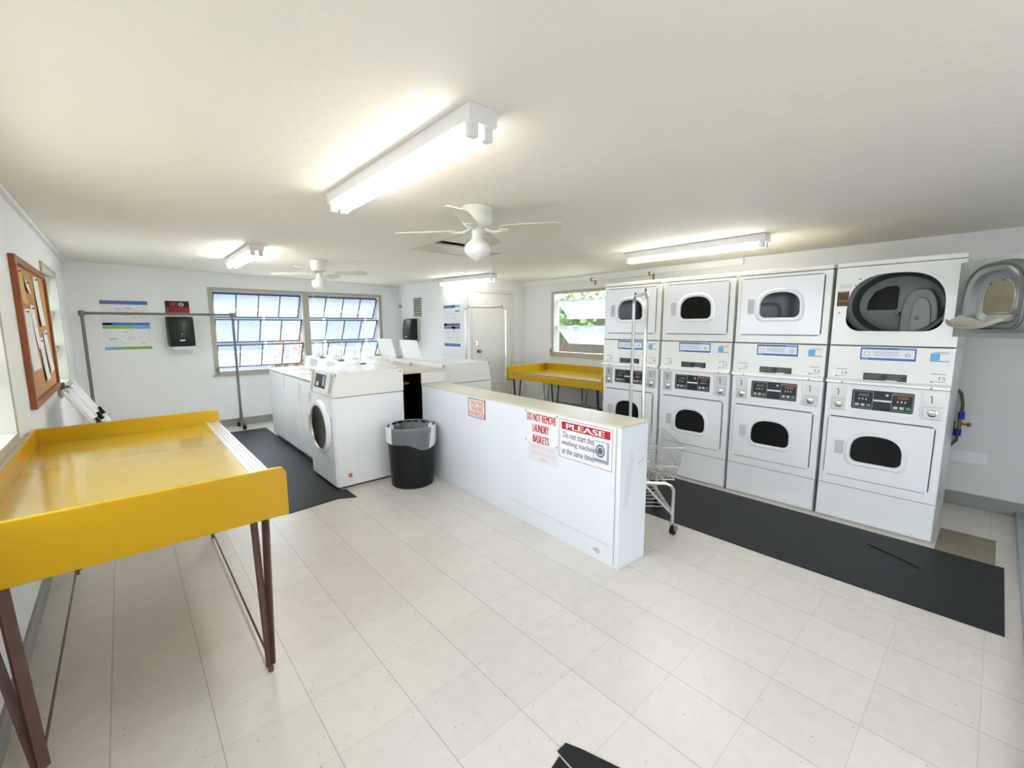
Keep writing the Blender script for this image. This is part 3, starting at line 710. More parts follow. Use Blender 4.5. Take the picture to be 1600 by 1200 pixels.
# ------------------------------------------------------------------ mats and floor patch
def slab(name, label, cat, pts, z0, z1, m='rubber', group=None):
    bm = B(); prism(bm, pts, 'z', z0, z1, .002); return tag(obj(name, bm, m), label, cat, group)
slab('rubber_mat', 'long black rubber mat running along the front of the stacked dryers', 'mat', [(3.06, 3.6), (3.055, .9), (3.08, -.157), (3.98, -.157), (4.0, 3.6)][::-1], .0005, .007)
slab('rubber_mat', 'black rubber mat in front of the row of washers at the left', 'mat', [(.90, 7.28), (.88, 3.73), (1.30, 3.77), (1.44, 3.70), (1.44, 3.955), (1.40, 3.96), (1.40, 4.68), (1.50, 4.70), (1.50, 7.28)][::-1], .0005, .007)
slab('rubber_mat', 'small black rubber mat cut off by the bottom edge of the picture', 'mat', [(1.075, .915), (1.03, .915), (.98, .2), (1.33, .2), (1.10, .86)], .0005, .008)
slab('rubber_mat', 'thin black mat scrap overlapped by the small mat at the bottom edge', 'mat', [(1.022, .90), (.95, .885), (.874, .2), (.965, .2)], .0005, .005)
bm = B(); prism(bm, [(4.46, .16), (4.46, -.12), (4.0, -.12), (4.0, .16)], 'z', .0005, .003); tag(obj('floor_board', bm, 'patch'), 'worn brownish floor board beside the nearest dryer at the wall', 'floor board')
bm = B(); tube(bm, [(3.72, .47, .009), (3.66, .33, .012), (3.60, .22, .010), (3.58, .20, .009)], .004, 6); tag(obj('rubber_strip', bm, 'black_plastic'), 'thin black curled strip lying on the mat before the nearest dryer', 'strip')

# ------------------------------------------------------------------ half wall
hw = [(2.178, 1.455), (2.452, 1.44), (2.55, 3.97), (2.285, 3.97)]
bm = B(); prism(bm, hw, 'z', 0, .905, .002); w = struct('wall_partition', bm, 'panel_white')
bm = B(); prism(bm, [(2.172, 1.449), (2.457, 1.434), (2.555, 3.972), (2.279, 3.972)], 'z', .905, .920, .003); obj('countertop', bm, 'formica', w)
d = Vector((2.285-2.178, 3.97-1.455, 0)).normalized(); nx = Vector((-d.y, d.x, 0))
def hwp(s, z, off=0): p = Vector((2.178, 1.455, 0))+d*s+nx*off; return (p.x, p.y, z)
bm = B(); bar(bm, hwp(.045, .45, .002), hwp(.0452, .4501, .002), .004, .89); bm.free()
bm = B(); v = [bm.verts.new(hwp(*a)) for a in ((.030, 0.02, .003), (.036, .02, .003), (.036, .90, .003), (.030, .90, .003))]; bm.faces.new(v); obj('panel_seam', bm, 'trim_gray', w)
bm = B(); v = [bm.verts.new(hwp(*a)) for a in ((.05, .135, .002), (1.1, .135, .002), (1.1, .1375, .002), (.05, .1375, .002))]; bm.faces.new(v); obj('kick_seam', bm, 'trim_gray', w)
def blob(name, pts, m, parent): bm = B(); bm.faces.new([bm.verts.new(p) for p in pts]); return obj(name, bm, m, parent)
blob('chipped_paint', [hwp(.17+.03*math.cos(a), .065+.018*math.sin(a)*(1+.3*math.cos(3*a)), .0025) for a in [k*PI/6 for k in range(12)]], 'scuff', w)
# scraped paint on the end face
e0, e1 = Vector((2.178, 1.455, 0)), Vector((2.452, 1.44, 0)); ed = (e1-e0).normalized(); en = Vector((ed.y, -ed.x, 0))
def ep(s, z): p = e0+ed*s+en*.002; return (p.x, p.y, z)
blob('scraped_paint', [ep(.06, .36), (ep(.09, .42)), ep(.10, .52), ep(.115, .62), ep(.13, .72), ep(.11, .75), ep(.085, .73), ep(.07, .66), ep(.06, .55), ep(.045, .42)], 'faint_card', w)
blob('scuff_mark', [ep(.17, .655), ep(.24, .685), ep(.235, .672), ep(.175, .648)], 'scuff', w)

# signs on the half wall: local -Y front, X to the viewer's right
sa = math.atan2(-d.x, -d.y)  # direction toward camera end
rz = math.atan2(-d.y, -d.x)  # local +X points from far to near end
def sign_root(name, label, s, z, cat='sign'):
    p = hwp(s, z, .0012); return thing(name, label, cat, p, rz)
def scr(t, xs, zs, m='ink'):
    for x in xs:
        for z in zs:
            bm = B(); cyl(bm, (x, -.006, z), (x, -.003, z), .005, seg=10); obj('screw', bm, m, t)
# 1 ONLY TWO WASHERS PER PERSON  (s from near end: 1.40..1.65)
t = sign_root('warning_sign', 'small framed sign asking only two washers per person, leftmost on the half wall', 1.515, .808)
bm = B(); box(bm, -.125, .125, -.003, 0, -.082, .082); obj('board', bm, 'sign_pink', t)
bm = B(); ring(bm, rr(-.12, .12, -.077, .077, .002, 1), rr(-.126, .126, -.083, .083, .002, 1), -.0055, -.0005); obj('frame', bm, 'rack_gray', t)
text_obj('lettering', [('ONLY TWO', -.09, .10, .022, .062), ('WASHERS', -.075, .095, -.023, .015), ('PER PERSON', -.112, .112, -.069, -.031)], 'red', t, -.0036)
scr(t, (.115,), (.07, -.07))
# 2 DO NOT REMOVE LAUNDRY BASKETS
t = sign_root('warning_sign', 'white sign with red capitals about laundry baskets, middle of the half wall', .70, .772)
bm = B(); box(bm, -.17, .17, -.003, 0, -.108, .128); obj('board', bm, 'sign_white', t)
text_obj('lettering', [('DO NOT REMOVE', -.15, .155, .052, .110), ('LAUNDRY', -.09, .085, -.028, .030), ('BASKETS', -.085, .085, -.106, -.050)], 'red', t, -.0036, .013)
scr(t, (-.163, .163), (-.10, .12))
# 3 faded
t = sign_root('faded_sign', 'faded sheet with pale lettering just below the laundry baskets sign', .69, .595)
bm = B(); box(bm, -.155, .165, -.0015, 0, -.075, .066); obj('sheet', bm, 'faint_card', t)
text_obj('lettering', [('DO NOT START', -.12, .14, .022, .052), ('LAUNDRY AFTER', -.13, .15, -.022, .008), ('8PM', -.02, .06, -.064, -.034)], 'faint', t, -.002, .02)
# 4 PLEASE
t = sign_root('please_sign', 'large red bordered sign with a washing machine picture, rightmost on the half wall', .285, .752)
bm = B(); prism(bm, rr(-.235, .237, -.142, .142, .012), 'y', -.003, 0); obj('board', bm, 'sign_white', t)
bm = B(); ring(bm, rr(-.224, .222, -.130, .130, .003, 1), rr(-.227, .225, -.133, .133, .003, 1), -.0036, -.0029); obj('border', bm, 'red', t)
bm = B(); box(bm, -.205, .207, -.0036, -.003, .066, .118); bn = obj('banner', bm, 'red', t)
text_obj('banner_lettering', [('PLEASE', -.165, .165, .074, .110)], 'sign_white', t, -.0042, .02)
text_obj('lettering', [('Do not start the', -.19, .075, .008, .050), ('washing machines', -.205, .115, -.052, -.006), ('at the same time.', -.20, .085, -.103, -.062)], 'ink', t, -.0040, .004)
text_obj('small_print', [('©', .135, .142, -.124, -.118)], 'grayblue', t, -.004) if False else None
bm = B(); prism(bm, rr(.075, .20, -.095, .045, .012), 'y', -.0036, -.003); k = obj('machine_picture', bm, 'grayblue', t)
bm = B(); prism(bm, rr(.08, .185, -.085, .040, .010), 'y', -.0039, -.0036); obj('machine_face', bm, 'faint_card', k)
bm = B(); ring(bm, [(.132+.026*math.cos(a*PI/12), -.018+.030*math.sin(a*PI/12)) for a in range(24)], [(.132+.036*math.cos(a*PI/12), -.018+.042*math.sin(a*PI/12)) for a in range(24)], -.0042, -.0039); obj('porthole_ring', bm, 'rack_gray', k)
bm = B(); prism(bm, [(.132+.02*math.cos(a*PI/12), -.018+.023*math.sin(a*PI/12)) for a in range(24)], 'y', -.0042, -.0039); obj('porthole', bm, 'ink', k)
bm = B(); box(bm, .085, .185, -.0042, -.0039, -.082, -.074); obj('picture_base', bm, 'ink', k)

# ------------------------------------------------------------------ front load washers
def front_loader(label, loc, rz_):
    t = thing('front_load_washer', label, 'washer', loc, rz_, 'front load washers')
    h = .34; D = .70
    bm = B(); box(bm, -h, h, 0, D, .02, .868, .01); obj('cabinet', bm, 'enamel', t)
    bm = B(); box(bm, -h+.02, h-.02, .03, D-.02, 0, .03); obj('base', bm, 'gap', t)
    bm = B(); prism(bm, [(0, .875), (.012, .873), (D, .873), (D, 1.085), (D-.015, 1.1), (.06, 1.1), (.043, 1.092), (.0, .885)], 'x', -h, h, .003); cn = obj('control_housing', bm, 'enamel_warm', t)
    # slanted face frame: point on face at height z: y = .043*(z-.885)/.207
    def fy(z): return .043*(z-.885)/.207
    def face(name, x0, x1, z0, z1, m, off=.001, th=.002, par=None):
        bm = B(); v = []
        for x in (x0, x1):
            for z in (z0, z1):
                for o_ in (off, off+th): v.append(bm.verts.new((x, fy(z)-o_, z)))
        for f in ((0, 1, 3, 2), (4, 6, 7, 5), (0, 4, 5, 1), (2, 3, 7, 6), (0, 2, 6, 4), (1, 5, 7, 3)): bm.faces.new([v[i] for i in f])
        bmesh.ops.recalc_face_normals(bm, faces=bm.faces[:]); return obj(name, bm, m, par or cn)
    face('coin_slot', -.30, -.235, .90, 1.075, 'steel'); face('coin_slot', .205, .275, .90, 1.075, 'steel')
    face('console', -.215, .185, .895, 1.08, 'enamel'); face('display', -.185, .10, .93, 1.06, 'black_panel', .003)
    face('display_card', .02, .08, .955, 1.05, 'grayblue', .005, .001); face('readout', -.15, -.07, .945, .985, 'btn_gray', .005, .001)
    # door front
    bm = B(); box(bm, -h+.004, h-.004, -.012, .001, .285, .862, .004); obj('front_panel', bm, 'enamel', t)
    bm = B(); box(bm, -h+.004, h-.004, -.012, .001, .03, .279, .004); obj('kick_panel', bm, 'enamel', t)
    bm = B(); cyl(bm, (.0, -.0135, .845), (.0, -.011, .845), .008); bm2 = obj('lock', bm, 'gap', t)
    cxz = (.01, 0, .555)
    N_ = 36; prof = [(.262, -.010), (.258, -.028), (.243, -.042), (.228, -.046), (.22, -.040)]
    bm = B(); R_ = [[bm.verts.new((cxz[0]+r_*math.cos(2*PI*k/N_), y_, cxz[2]+r_*math.sin(2*PI*k/N_))) for k in range(N_)] for r_, y_ in prof]
    for i in range(len(R_)-1):
        for k in range(N_): bm.faces.new((R_[i][k], R_[i][(k+1) % N_], R_[i+1][(k+1) % N_], R_[i+1][k]))
    bmesh.ops.recalc_face_normals(bm, faces=bm.faces[:]); dr = obj('door', bm, 'enamel', t, True)
    bm = B(); R_ = [[bm.verts.new((cxz[0]+r_*math.cos(2*PI*k/N_), y_, cxz[2]+r_*math.sin(2*PI*k/N_))) for k in range(N_)] for r_, y_ in [(.228, -.046), (.222, -.052), (.212, -.048), (.209, -.034)]]
    for i in range(3):
        for k in range(N_): bm.faces.new((R_[i][k], R_[i][(k+1) % N_], R_[i+1][(k+1) % N_], R_[i+1][k]))
    bmesh.ops.recalc_face_normals(bm, faces=bm.faces[:]); obj('door_ring', bm, 'steel', dr, True)
    bm = B(); lathe(bm, [(.210, -.034), (.16, -.024), (.08, -.018), (.0001, -.016)], (cxz[0], 0, cxz[2]), 32, 'y', False); obj('door_glass', bm, 'washer_glass', dr, True)
    bm = B(); box(bm, -.30, -.265, -.042, -.011, .49, .64, .008); obj('handle', bm, 'steel', dr)
    bm = B(); box(bm, .275, .305, -.016, -.011, .40, .68)
    obj('instruction_strip', bm, 'btn_gray', t)
    bm = B()
    for k in range(6): box(bm, .28, .30, -.0172, -.016, .415+.044*k, .438+.044*k)
    obj('strip_print', bm, 'faint_card', t)
    bm = B(); box(bm, -.315, -.265, -.014, -.012, .76, .84); obj('care_label', bm, 'btn_gray', t)
    bm = B(); box(bm, -.31, -.27, -.0147, -.014, .775, .835); obj('label_face', bm, 'faint_card', t)
    bm = B(); box(bm, -h, h, .02, D-.02, .868, .873); obj('seam', bm, 'gap_light', t)
    for yy in (.03, D-.03):
        for s in (-1, 1): bm = B(); cyl(bm, (s*h, yy, 1.075), (s*(h+.004), yy, 1.075), .008, seg=10); obj('screw', bm, 'rack_gray', t)
    return t
FL = front_loader('front load washer with an orange sticker beside the black trash can', (1.378, 4.315, 0), -PI/2)
bm = B(); box(bm, .341, .3425, .10, .135, .10, .14); obj('orange_sticker', bm, 'orange', FL)
front_loader('front load washer seen from its back corner, behind the half wall', (3.30, 4.42, 0), PI/2)

# ------------------------------------------------------------------ top load washers
def top_loader(label, loc, rz_, lid_open, console_only=False, cardside=True):
    t = thing('top_load_washer', label, 'washer', loc, rz_, 'top load washers')
    h = .327
    bm = B(); box(bm, -h, h, 0, .66, .05, .925, .012); obj('cabinet', bm, 'enamel', t)
    bm = B(); box(bm, -h+.02, h-.02, .04, .62, 0, .06); obj('base', bm, 'gap', t)
    bm = B(); box(bm, -h, h, -.004, .66, .927, .955, .010); obj('top_panel', bm, 'enamel', t)
    bm = B(); box(bm, -h+.004, h-.004, -.003, .01, .9225, .9285); obj('seam', bm, 'gap_light', t)
    if not lid_open:
        bm = B(); box(bm, -.23, .23, .05, .44, .954, .966, .006); obj('lid', bm, 'enamel_warm', t)
    else:
        bm = B(); q = .05
        box(bm, -.23, .23, 0, .012, 0, .40, .004); box(bm, -.20, .20, -.006, 0, .03, .37, .003)
        bmesh.ops.rotate(bm, cent=(0, 0, 0), matrix=Matrix.Rotation(math.radians(-14), 3, 'X'), verts=bm.verts[:])
        bmesh.ops.translate(bm, vec=(0, .43, .954), verts=bm.verts[:]); obj('lid', bm, 'enamel', t)
        bm = B(); ring_in = rr(-.19, .19, .07, .40, .08); box(bm, -.19, .19, .07, .40, .9545, .957, .002); obj('tub_opening', bm, 'drum_metal', t)
    bm = B(); prism(bm, [(.46, .955), (.49, 1.085), (.52, 1.095), (.655, 1.095), (.655, .955)], 'x', -h, h, .004); cn = obj('console', bm, 'enamel_warm', t)
    bm = B(); v = [bm.verts.new((x, .46+.03*(z-.955)/.13-.002, z)) for x, z in ((-.1, .98), (.2, .98), (.2, 1.07), (-.1, 1.07))]; bm.faces.new(v); obj('console_face', bm, 'btn_gray', cn)
    bm = B(); box(bm, -.295, -.245, -.002, .001, .77, .87); s = obj('care_label', bm, 'btn_gray', t)
    bm = B(); box(bm, -.29, -.25, -.0027, -.002, .785, .865); obj('label_face', bm, 'faint_card', s)
    bm = B(); box(bm, h-.09, h-.03, .50, .56, 1.0945, 1.11, .004); obj('hinge', bm, 'rack_gray', t)
    return t
for y_, lb in ((5.03, 'top load washer next to the front loader in the left row'), (5.69, 'middle top load washer of the left row'), (6.35, 'top load washer at the far end of the left row, under the long window')):
    top_loader(lb, (1.47, y_, 0), -PI/2, False)
for y_, lb in ((5.13, 'top load washer with a raised white lid, nearest of the row facing the dryers'), (5.81, 'top load washer with a raised white lid, farther of the row facing the dryers')):
    top_loader(lb, (3.30, y_, 0), PI/2, True)
# instruction cards standing on the left row
for k, (u_, lb) in enumerate((((2.07, 6.35), 'farthest clear stand with an instruction card on the washers'), ((2.07, 5.69), 'middle clear stand with an instruction card on the washers'), ((1.93, 4.84), 'nearest clear stand with an instruction card above the front loader'))):
    pass
def card_stand(label, x, y, z, w=.17, hgt=.20):
    t = thing('card_stand', label, 'sign holder', (x, y, z), -PI/2+.35, 'instruction card stands on the washers')
    bm = B(); box(bm, -w/2, w/2, -.03, .03, 0, .006, .002); box(bm, -w/2, w/2, -.004, .004, .006, hgt, .002); obj('holder', bm, 'plastic_clear', t)
    bm = B(); box(bm, -w/2+.012, w/2-.012, -.006, -.0045, .03, hgt-.014); c_ = obj('card', bm, 'sign_white', t)
    bm = B(); prism(bm, [(-.04, .13), (.0, .16), (.045, .15), (.03, .10), (-.02, .09)], 'y', -.0068, -.006); obj('card_picture', bm, 'faint_card', c_)
    bm = B(); box(bm, -.045, .045, -.0068, -.006, .045, .053); obj('card_caption', bm, 'violet', c_)
card_stand('farthest clear card stand on the washer row, before the right window half', 2.03, 6.30, 1.096)
card_stand('middle one of the clear card stands on the washer row', 2.03, 5.62, 1.096)
card_stand('nearest clear card stand, just behind the top of the front loader', 2.00, 4.95, 1.096)

# bulkhead between the two washer rows
t = thing('utility_bulkhead', 'white topped utility bulkhead with dark open end between the two washer rows', 'bulkhead', (0, 0, 0))
bm = B(); box(bm, 2.14, 2.595, 3.98, 7.3, 1.035, 1.06, .003); box(bm, 2.085, 2.14, 3.98, 4.69, 1.035, 1.06); obj('top_shelf', bm, 'formica', t)
bm = B(); box(bm, 2.30, 2.59, 3.985, 4.01, .92, 1.035); obj('end_board', bm, 'enamel_warm', t)
bm = B(); box(bm, 2.16, 2.59, 4.76, 4.79, 0, 1.035); obj('shade_back', bm, 'shade_black', t)  # added black sheet, paints the deep shade at the back of the gap
bm = B(); box(bm, 2.578, 2.592, 4.012, 4.755, 0, 1.03); obj('shade_side', bm, 'shade_black', t)  # black sheet hiding the pale washer back, painted as shade
bm = B(); box(bm, 2.15, 2.40, 4.45, 4.75, .86, .885); obj('wood_ledge', bm, 'plywood', t)
bm = B(); box(bm, 2.25, 2.40, 4.55, 4.7, .885, 1.02); obj('junction_box', bm, 'black_plastic', t)
for k in range(3):
    bm = B(); x = 2.15+.08*k; tube(bm, [(x, 4.7, .01), (x+.02, 4.68, .3), (x-.02, 4.7, .6), (x+.01, 4.72, .85)], .018, 8); obj('hose', bm, 'black_plastic', t, True)
for k, y_ in enumerate((4.6, 5.0)):
    bm = B(); box(bm, 2.50, 2.53, y_, y_+.05, 1.06, 1.085, .003); cyl(bm, (2.515, y_+.025, 1.085), (2.515, y_+.025, 1.10), .004, seg=8); obj('clamp', bm, 'steel', t)

# ------------------------------------------------------------------ trash can
t = thing('trash_can', 'round black trash can with a clear plastic liner beside the half wall', 'trash can', (2.003, 3.71, 0))
bm = B(); lathe(bm, [(.195, 0), (.199, .004), (.226, .53), (.2335, .535), (.2335, .56), (.230, .575), (.221, .57), (.219, .53), (.19, .012), (.0001, .012)], seg=36); obj('bin', bm, 'black_plastic', t, True)
bm = B(); R_ = []; seg = 72; rnd = random.Random(4)
off = [rnd.uniform(-1, 1) for _ in range(seg)]
prof = [(.12, .20, 0), (.17, .30, .3), (.200, .45, .5), (.222, .57, .2), (.232, .582, .2), (.238, .57, .2), (.2395, .50, .4), (.240, .45, .5), (.238, .41, .6)]
for r_, z_, k_ in prof:
    ring_ = []
    for k in range(seg):
        a = 2*PI*k/seg; w_ = .004*math.sin(9*a+off[0]*3)+.004*math.sin(17*a)+.003*off[k]
        zz = z_+(.03*math.sin(a*2+1)+.012*math.sin(5*a) if z_ < .5 and r_ > .22 else 0)
        ring_.append(bm.verts.new(((r_+w_*k_)*math.cos(a), (r_+w_*k_)*math.sin(a), zz)))
    R_.append(ring_)
for i in range(len(R_)-1):
    for k in range(seg): bm.faces.new((R_[i][k], R_[i][(k+1) % seg], R_[i+1][(k+1) % seg], R_[i+1][k]))
obj('liner', bm, 'liner_plastic', t, True)

# ------------------------------------------------------------------ yellow folding tables
def yellow_table(label, loc, L, Wd, leg_m, mirror=1, lean='rust'):
    """local: wall side at x=0, open edge at x=Wd*mirror, y from 0..L"""
    t = thing('folding_table', label, 'table', loc, 0, 'yellow laundry folding tables')
    m = mirror
    def bx(bm_, x0, x1, *a, **k):
        x0, x1 = sorted((x0*m, x1*m)); return box(bm_, x0, x1, *a, **k)
    bm = B(); bx(bm, .022, Wd-.03, .025, L-.025, .800, .830); obj('tabletop', bm, 'yellow_top', t)
    bm = B(); pts = [(0, .705), (Wd, .705), (Wd, .895), (Wd-.012, .917), (Wd-.03, .920), (0, .920)]
    for nm, y0_ in (('end_panel', 0), ('end_panel', L-.024)):
        bm2 = B(); prism(bm2, [(p[0]*m, p[1]) for p in pts], 'y', y0_, y0_+.024, .003); obj(nm, bm2, 'yellow', t)
    bm.free()
    bm = B(); bx(bm, 0, .022, .024, L-.024, .705, .92, bev=.003); obj('back_panel', bm, 'yellow', t)
    bm = B(); bx(bm, Wd-.035, Wd-.012, .025, L-.025, .735, .80); obj('front_apron', bm, 'yellow', t)
    bm = B(); bx(bm, Wd-.085, Wd-.008, .025, L-.025, .8302, .834)
    for k in range(4): bx(bm, Wd-.080+.0185*k, Wd-.067+.0185*k, .025, L-.025, .834, .8395)
    bx(bm, Wd-.012, Wd-.008, .025, L-.025, .80, .834); obj('metal_edge', bm, 'alu' if leg_m == 'rust_steel' else 'yellow_top', t)
    def XX(x): return x*m
    xl, xr = (.105, Wd-.12)
    if leg_m == 'rust_steel':
        for x, s in ((xl, -1), (xr, 1)):
            for y_, f in ((-.0, 1), (L-.07, -1)):
                foot = (XX(x), y_+f*-.02 if False else y_+f*.02, .012)
                bm = B(); sp = .07
                if s > 0:
                    bar(bm, (XX(x-.012), y_+f*.035, .706), (XX(x), y_+f*.02, .03), .030, .010); bar(bm, (XX(x+.036), y_+f*.05, .706), (XX(x+.010), y_+f*.025, .03), .030, .010)
                else:
                    bar(bm, (XX(x-.075), y_+f*.035, .706), (XX(x), y_+f*.02, .03), .040, .010); bar(bm, (XX(x-.02), y_+f*.05, .706), (XX(x+.012), y_+f*.025, .03), .040, .010)
                cyl(bm, (XX(x+.004), y_+f*.02, 0), (XX(x+.004), y_+f*.02, .035), .011, seg=10)
                obj('leg', bm, leg_m, t)
            bm = B(); tube(bm, [(XX(x+.006), .03, .04), (XX(x+.006), L-.10, .04)], .005, 8); obj('stretcher', bm, leg_m, t)
    else:
        for x in (xl, xr):
            for y_ in (.10, L*.5, L-.10):
                bm = B()
                for dx, dy in ((-.08, 0), (.08, 0), (.0, .08)):
                    tube(bm, [(XX(x+dx), y_+dy, .80), (XX(x), y_, .01)], .0095, 8)
                cyl(bm, (XX(x), y_, 0), (XX(x), y_, .02), .012, seg=10)
                obj('leg', bm, leg_m, t)
    return t
yellow_table('large yellow laundry folding table in the left foreground on rusty steel legs', (-.448, 2.0, 0), 1.76, .925, 'rust_steel')
yellow_table('yellow laundry folding table with black legs under the small window', (XR-.03, 3.14, 0), 1.75, .865, 'black_iron', -1)

# ------------------------------------------------------------------ rolling racks and carts
def caster(bm, bm2, x, y, z0=.09, r=.038, ang=.6):
    c_, s_ = math.cos(ang), math.sin(ang)
    tube(bm, [(x, y, z0+.02), (x, y, z0-.002)], .012, 8)
    for k in (-1, 1):
        px, py = x+k*.016*-s_, y+k*.016*c_
        bar(bm, (px, py, z0), (px+.018*c_, py+.018*s_, r-.01), .022, .003)
    wx, wy = x+.018*c_, y+.018*s_
    cyl(bm2, (wx+s_*.011, wy-c_*.011, r), (wx-s_*.011, wy+c_*.011, r), r, seg=20)
t = thing('garment_rack', 'grey rolling garment rack standing in front of the back wall poster', 'garment rack', (0, 0, 0))
xa, xb, yr, zt = -.34, 1.232, 7.50, 1.69
bm = B(); cyl(bm, (xa, yr, zt), (xb, yr, zt), .016, seg=12); obj('hanging_bar', bm, 'rack_gray', t)
for x in (xa, xb):
    bm = B(); cyl(bm, (x, yr, .17), (x, yr, zt+.005), .017, seg=12); cyl(bm, (x, yr, .12), (x, yr, .30), .024, .02, seg=12); obj('post', bm, 'rack_gray', t)
    bm = B(); lathe(bm, [(.03, -.03), (.034, 0), (.03, .028), (.012, .034), (.0001, .034)], (x, yr, zt), 14); obj('corner_fitting', bm, 'rack_gray', t, True)
    bm = B(); tube(bm, [(x, yr-.16, .10), (x, yr-.14, .13), (x, yr, .15), (x, yr+.14, .13), (x, yr+.16, .10)], .015, 8)
    bmw = B()
    caster(bm, bmw, x, yr-.16, .10, .038, .9); caster(bm, bmw, x, yr+.16, .10, .038, -2.2)
    obj('foot', bm, 'rack_gray', t); obj('wheels', bmw, 'black_plastic', t)

def laundry_cart(label, mid, ang, top_z, metal='chrome', hx=.235):
    """local: hanger poles along X at y=0 (+-.24), basket from y -.27..+.22 ; front toward -Y"""
    t = thing('laundry_cart', label, 'laundry cart', (mid[0], mid[1], 0), ang, 'chrome laundry carts with hanging bars')
    bm = B(); pts = [(-hx, 0, .40), (-hx, 0, top_z-.07)]+[(-hx+.06-.06*math.cos(a), 0, top_z-.07+.06*math.sin(a)) for a in (.5, 1.0, 1.57)]+[(hx-.06+.06*math.cos(a), 0, top_z-.07+.06*math.sin(a)) for a in (1.57, 1.0, .5)]+[(hx, 0, top_z-.07), (hx, 0, .40)]
    tube(bm, pts, .0125, 10); obj('hanging_bar', bm, metal, t, True)
    bm = B()
    for s in (-1, 1): tube(bm, [(s*(hx-.05), 0, top_z-.012), (s*(hx-.05), 0, top_z+.02)], .006, 6)
    obj('hook_stop', bm, 'rust_steel', t)
    # frame
    bm = B(); W2 = .25
    for s in (-1, 1):
        tube(bm, [(s*W2, -.235, .10), (s*W2, -.235, .34), (s*W2, -.215, .375), (s*W2, -.18, .39), (s*W2, .16, .39), (s*W2, .20, .36), (s*W2, .21, .10)], .0125, 8)
        tube(bm, [(s*W2, -.23, .16), (s*W2, -.02, .385)], .009, 8)
    tube(bm, [(-W2, -.235, .15), (W2, -.235, .15)], .010, 8); tube(bm, [(-W2, .21, .15), (W2, .21, .15)], .010, 8)
    tube(bm, [(-W2, -.18, .39), (W2, -.18, .39)], .010, 8); tube(bm, [(-W2, .16, .39), (W2, .16, .39)], .010, 8)
    obj('frame', bm, 'steel', t)
    bm = B()
    for k in range(7): x = -W2+.07*k+.04; tube(bm, [(x, -.22, .20), (x, .2, .20)], .003, 6)
    tube(bm, [(-W2, -.22, .20), (W2, -.22, .20)], .004, 6); tube(bm, [(-W2, .2, .20), (W2, .2, .20)], .004, 6); obj('lower_shelf', bm, 'wire', t)
    # basket
    bm = B(); top = (-.29, .29, -.285, .215, .665); low = (-.25, .25, -.235, .175, .42)
    def rectpts(k):
        return [a+(b_-a)*k for a, b_ in zip(low, top)]
    for k, r_ in ((0, .004), (.42, .004), (1, .005)):
        x0, x1, y0, y1, z = rectpts(k); tube(bm, [(x0, y0, z), (x1, y0, z), (x1, y1, z), (x0, y1, z)], r_, 6, True)
    n = 16
    for i in range(n+1):
        f = i/n
        for (e) in range(2):
            xl_, xt_ = low[0]+(low[1]-low[0])*f, top[0]+(top[1]-top[0])*f
            tube(bm, [(xl_, low[2+e], low[4]), (xt_, top[2+e], top[4])], .0017, 4)
            yl_, yt_ = low[2]+(low[3]-low[2])*f, top[2]+(top[3]-top[2])*f
            tube(bm, [(low[e], yl_, low[4]), (top[e], yt_, top[4])], .0017, 4)
        tube(bm, [(low[0]+(low[1]-low[0])*f, low[2], low[4]), (low[0]+(low[1]-low[0])*f, low[3], low[4])], .0017, 4)
        tube(bm, [(low[0], low[2]+(low[3]-low[2])*f, low[4]), (low[1], low[2]+(low[3]-low[2])*f, low[4])], .0017, 4)
    for k in (.1, .2, .3):
        x0, x1, y0, y1, z = rectpts(k); tube(bm, [(x0, y0, z), (x1, y0, z), (x1, y1, z), (x0, y1, z)], .0017, 4, True)
    obj('basket', bm, 'wire', t)
    for s in (-1, 1):
        for y_ in (-.235, .21):
            b1, b2 = B(), B(); caster(b1, b2, s*W2, y_, .095, .037, -.8); cs = obj('caster', b1, 'steel', t); obj('wheel', b2, 'black_plastic', cs)
    return t
laundry_cart('chrome laundry cart with a wire basket, between the half wall and the dryers', (2.88, 1.80), math.radians(43), 1.752)
laundry_cart('chrome laundry cart standing in front of the white rear door', (3.43, 4.45-.12), math.radians(-35), 1.735) if False else None

# far cart: only its hanging bar rises above the washers
laundry_cart('distant chrome laundry cart whose hanging bar frames the rear door', (3.85, 4.87), math.radians(-42), 1.79, hx=.283)

# black framed wire cart under the far yellow table
t = thing('wire_cart', 'low wire basket cart with a black frame under the far yellow table', 'cart', (4.715, 4.02, 0))
bm = B(); qx, qy, q0, q1 = .20, .42, .37, .66
for z in (q0, q0+.04, q0+.14, q1): tube(bm, [(-qx, -qy, z), (qx, -qy, z), (qx, qy, z), (-qx, qy, z)], .004, 6, True)
for i in range(25):
    y_ = -qy+2*qy*i/24
    for s in (-1, 1): tube(bm, [(s*qx, y_, q0), (s*qx, y_, q1)], .0024, 4)
    tube(bm, [(-qx, y_, q0), (qx, y_, q0)], .0024, 4)
for i in range(13):
    x = -qx+2*qx*i/12
    for s in (-1, 1): tube(bm, [(x, s*qy, q0), (x, s*qy, q1)], .0024, 4)
obj('basket', bm, 'wire', t)
bm = B(); tube(bm, [(-qx-.01, -qy-.02, q0-.015), (qx+.01, -qy-.02, q0-.015), (qx+.01, qy+.02, q0-.015), (-qx-.01, qy+.02, q0-.015)], .013, 6, True)
for sx in (-qx-.01, qx+.01):
    for sy in (-qy-.02, qy+.02): tube(bm, [(sx, sy, q0-.01), (sx, sy, .05)], .013, 8)
tube(bm, [(-qx-.01, -qy-.02, .14), (-qx-.01, qy+.02, .14)], .008, 6); obj('frame', bm, 'black_iron', t)
for sx in (-qx-.01, qx+.01):
    for sy in (-qy-.02, qy+.02): bm = B(); cyl(bm, (sx-.01, sy, .03), (sx+.01, sy, .03), .03, seg=14); obj('wheel', bm, 'black_plastic', t)

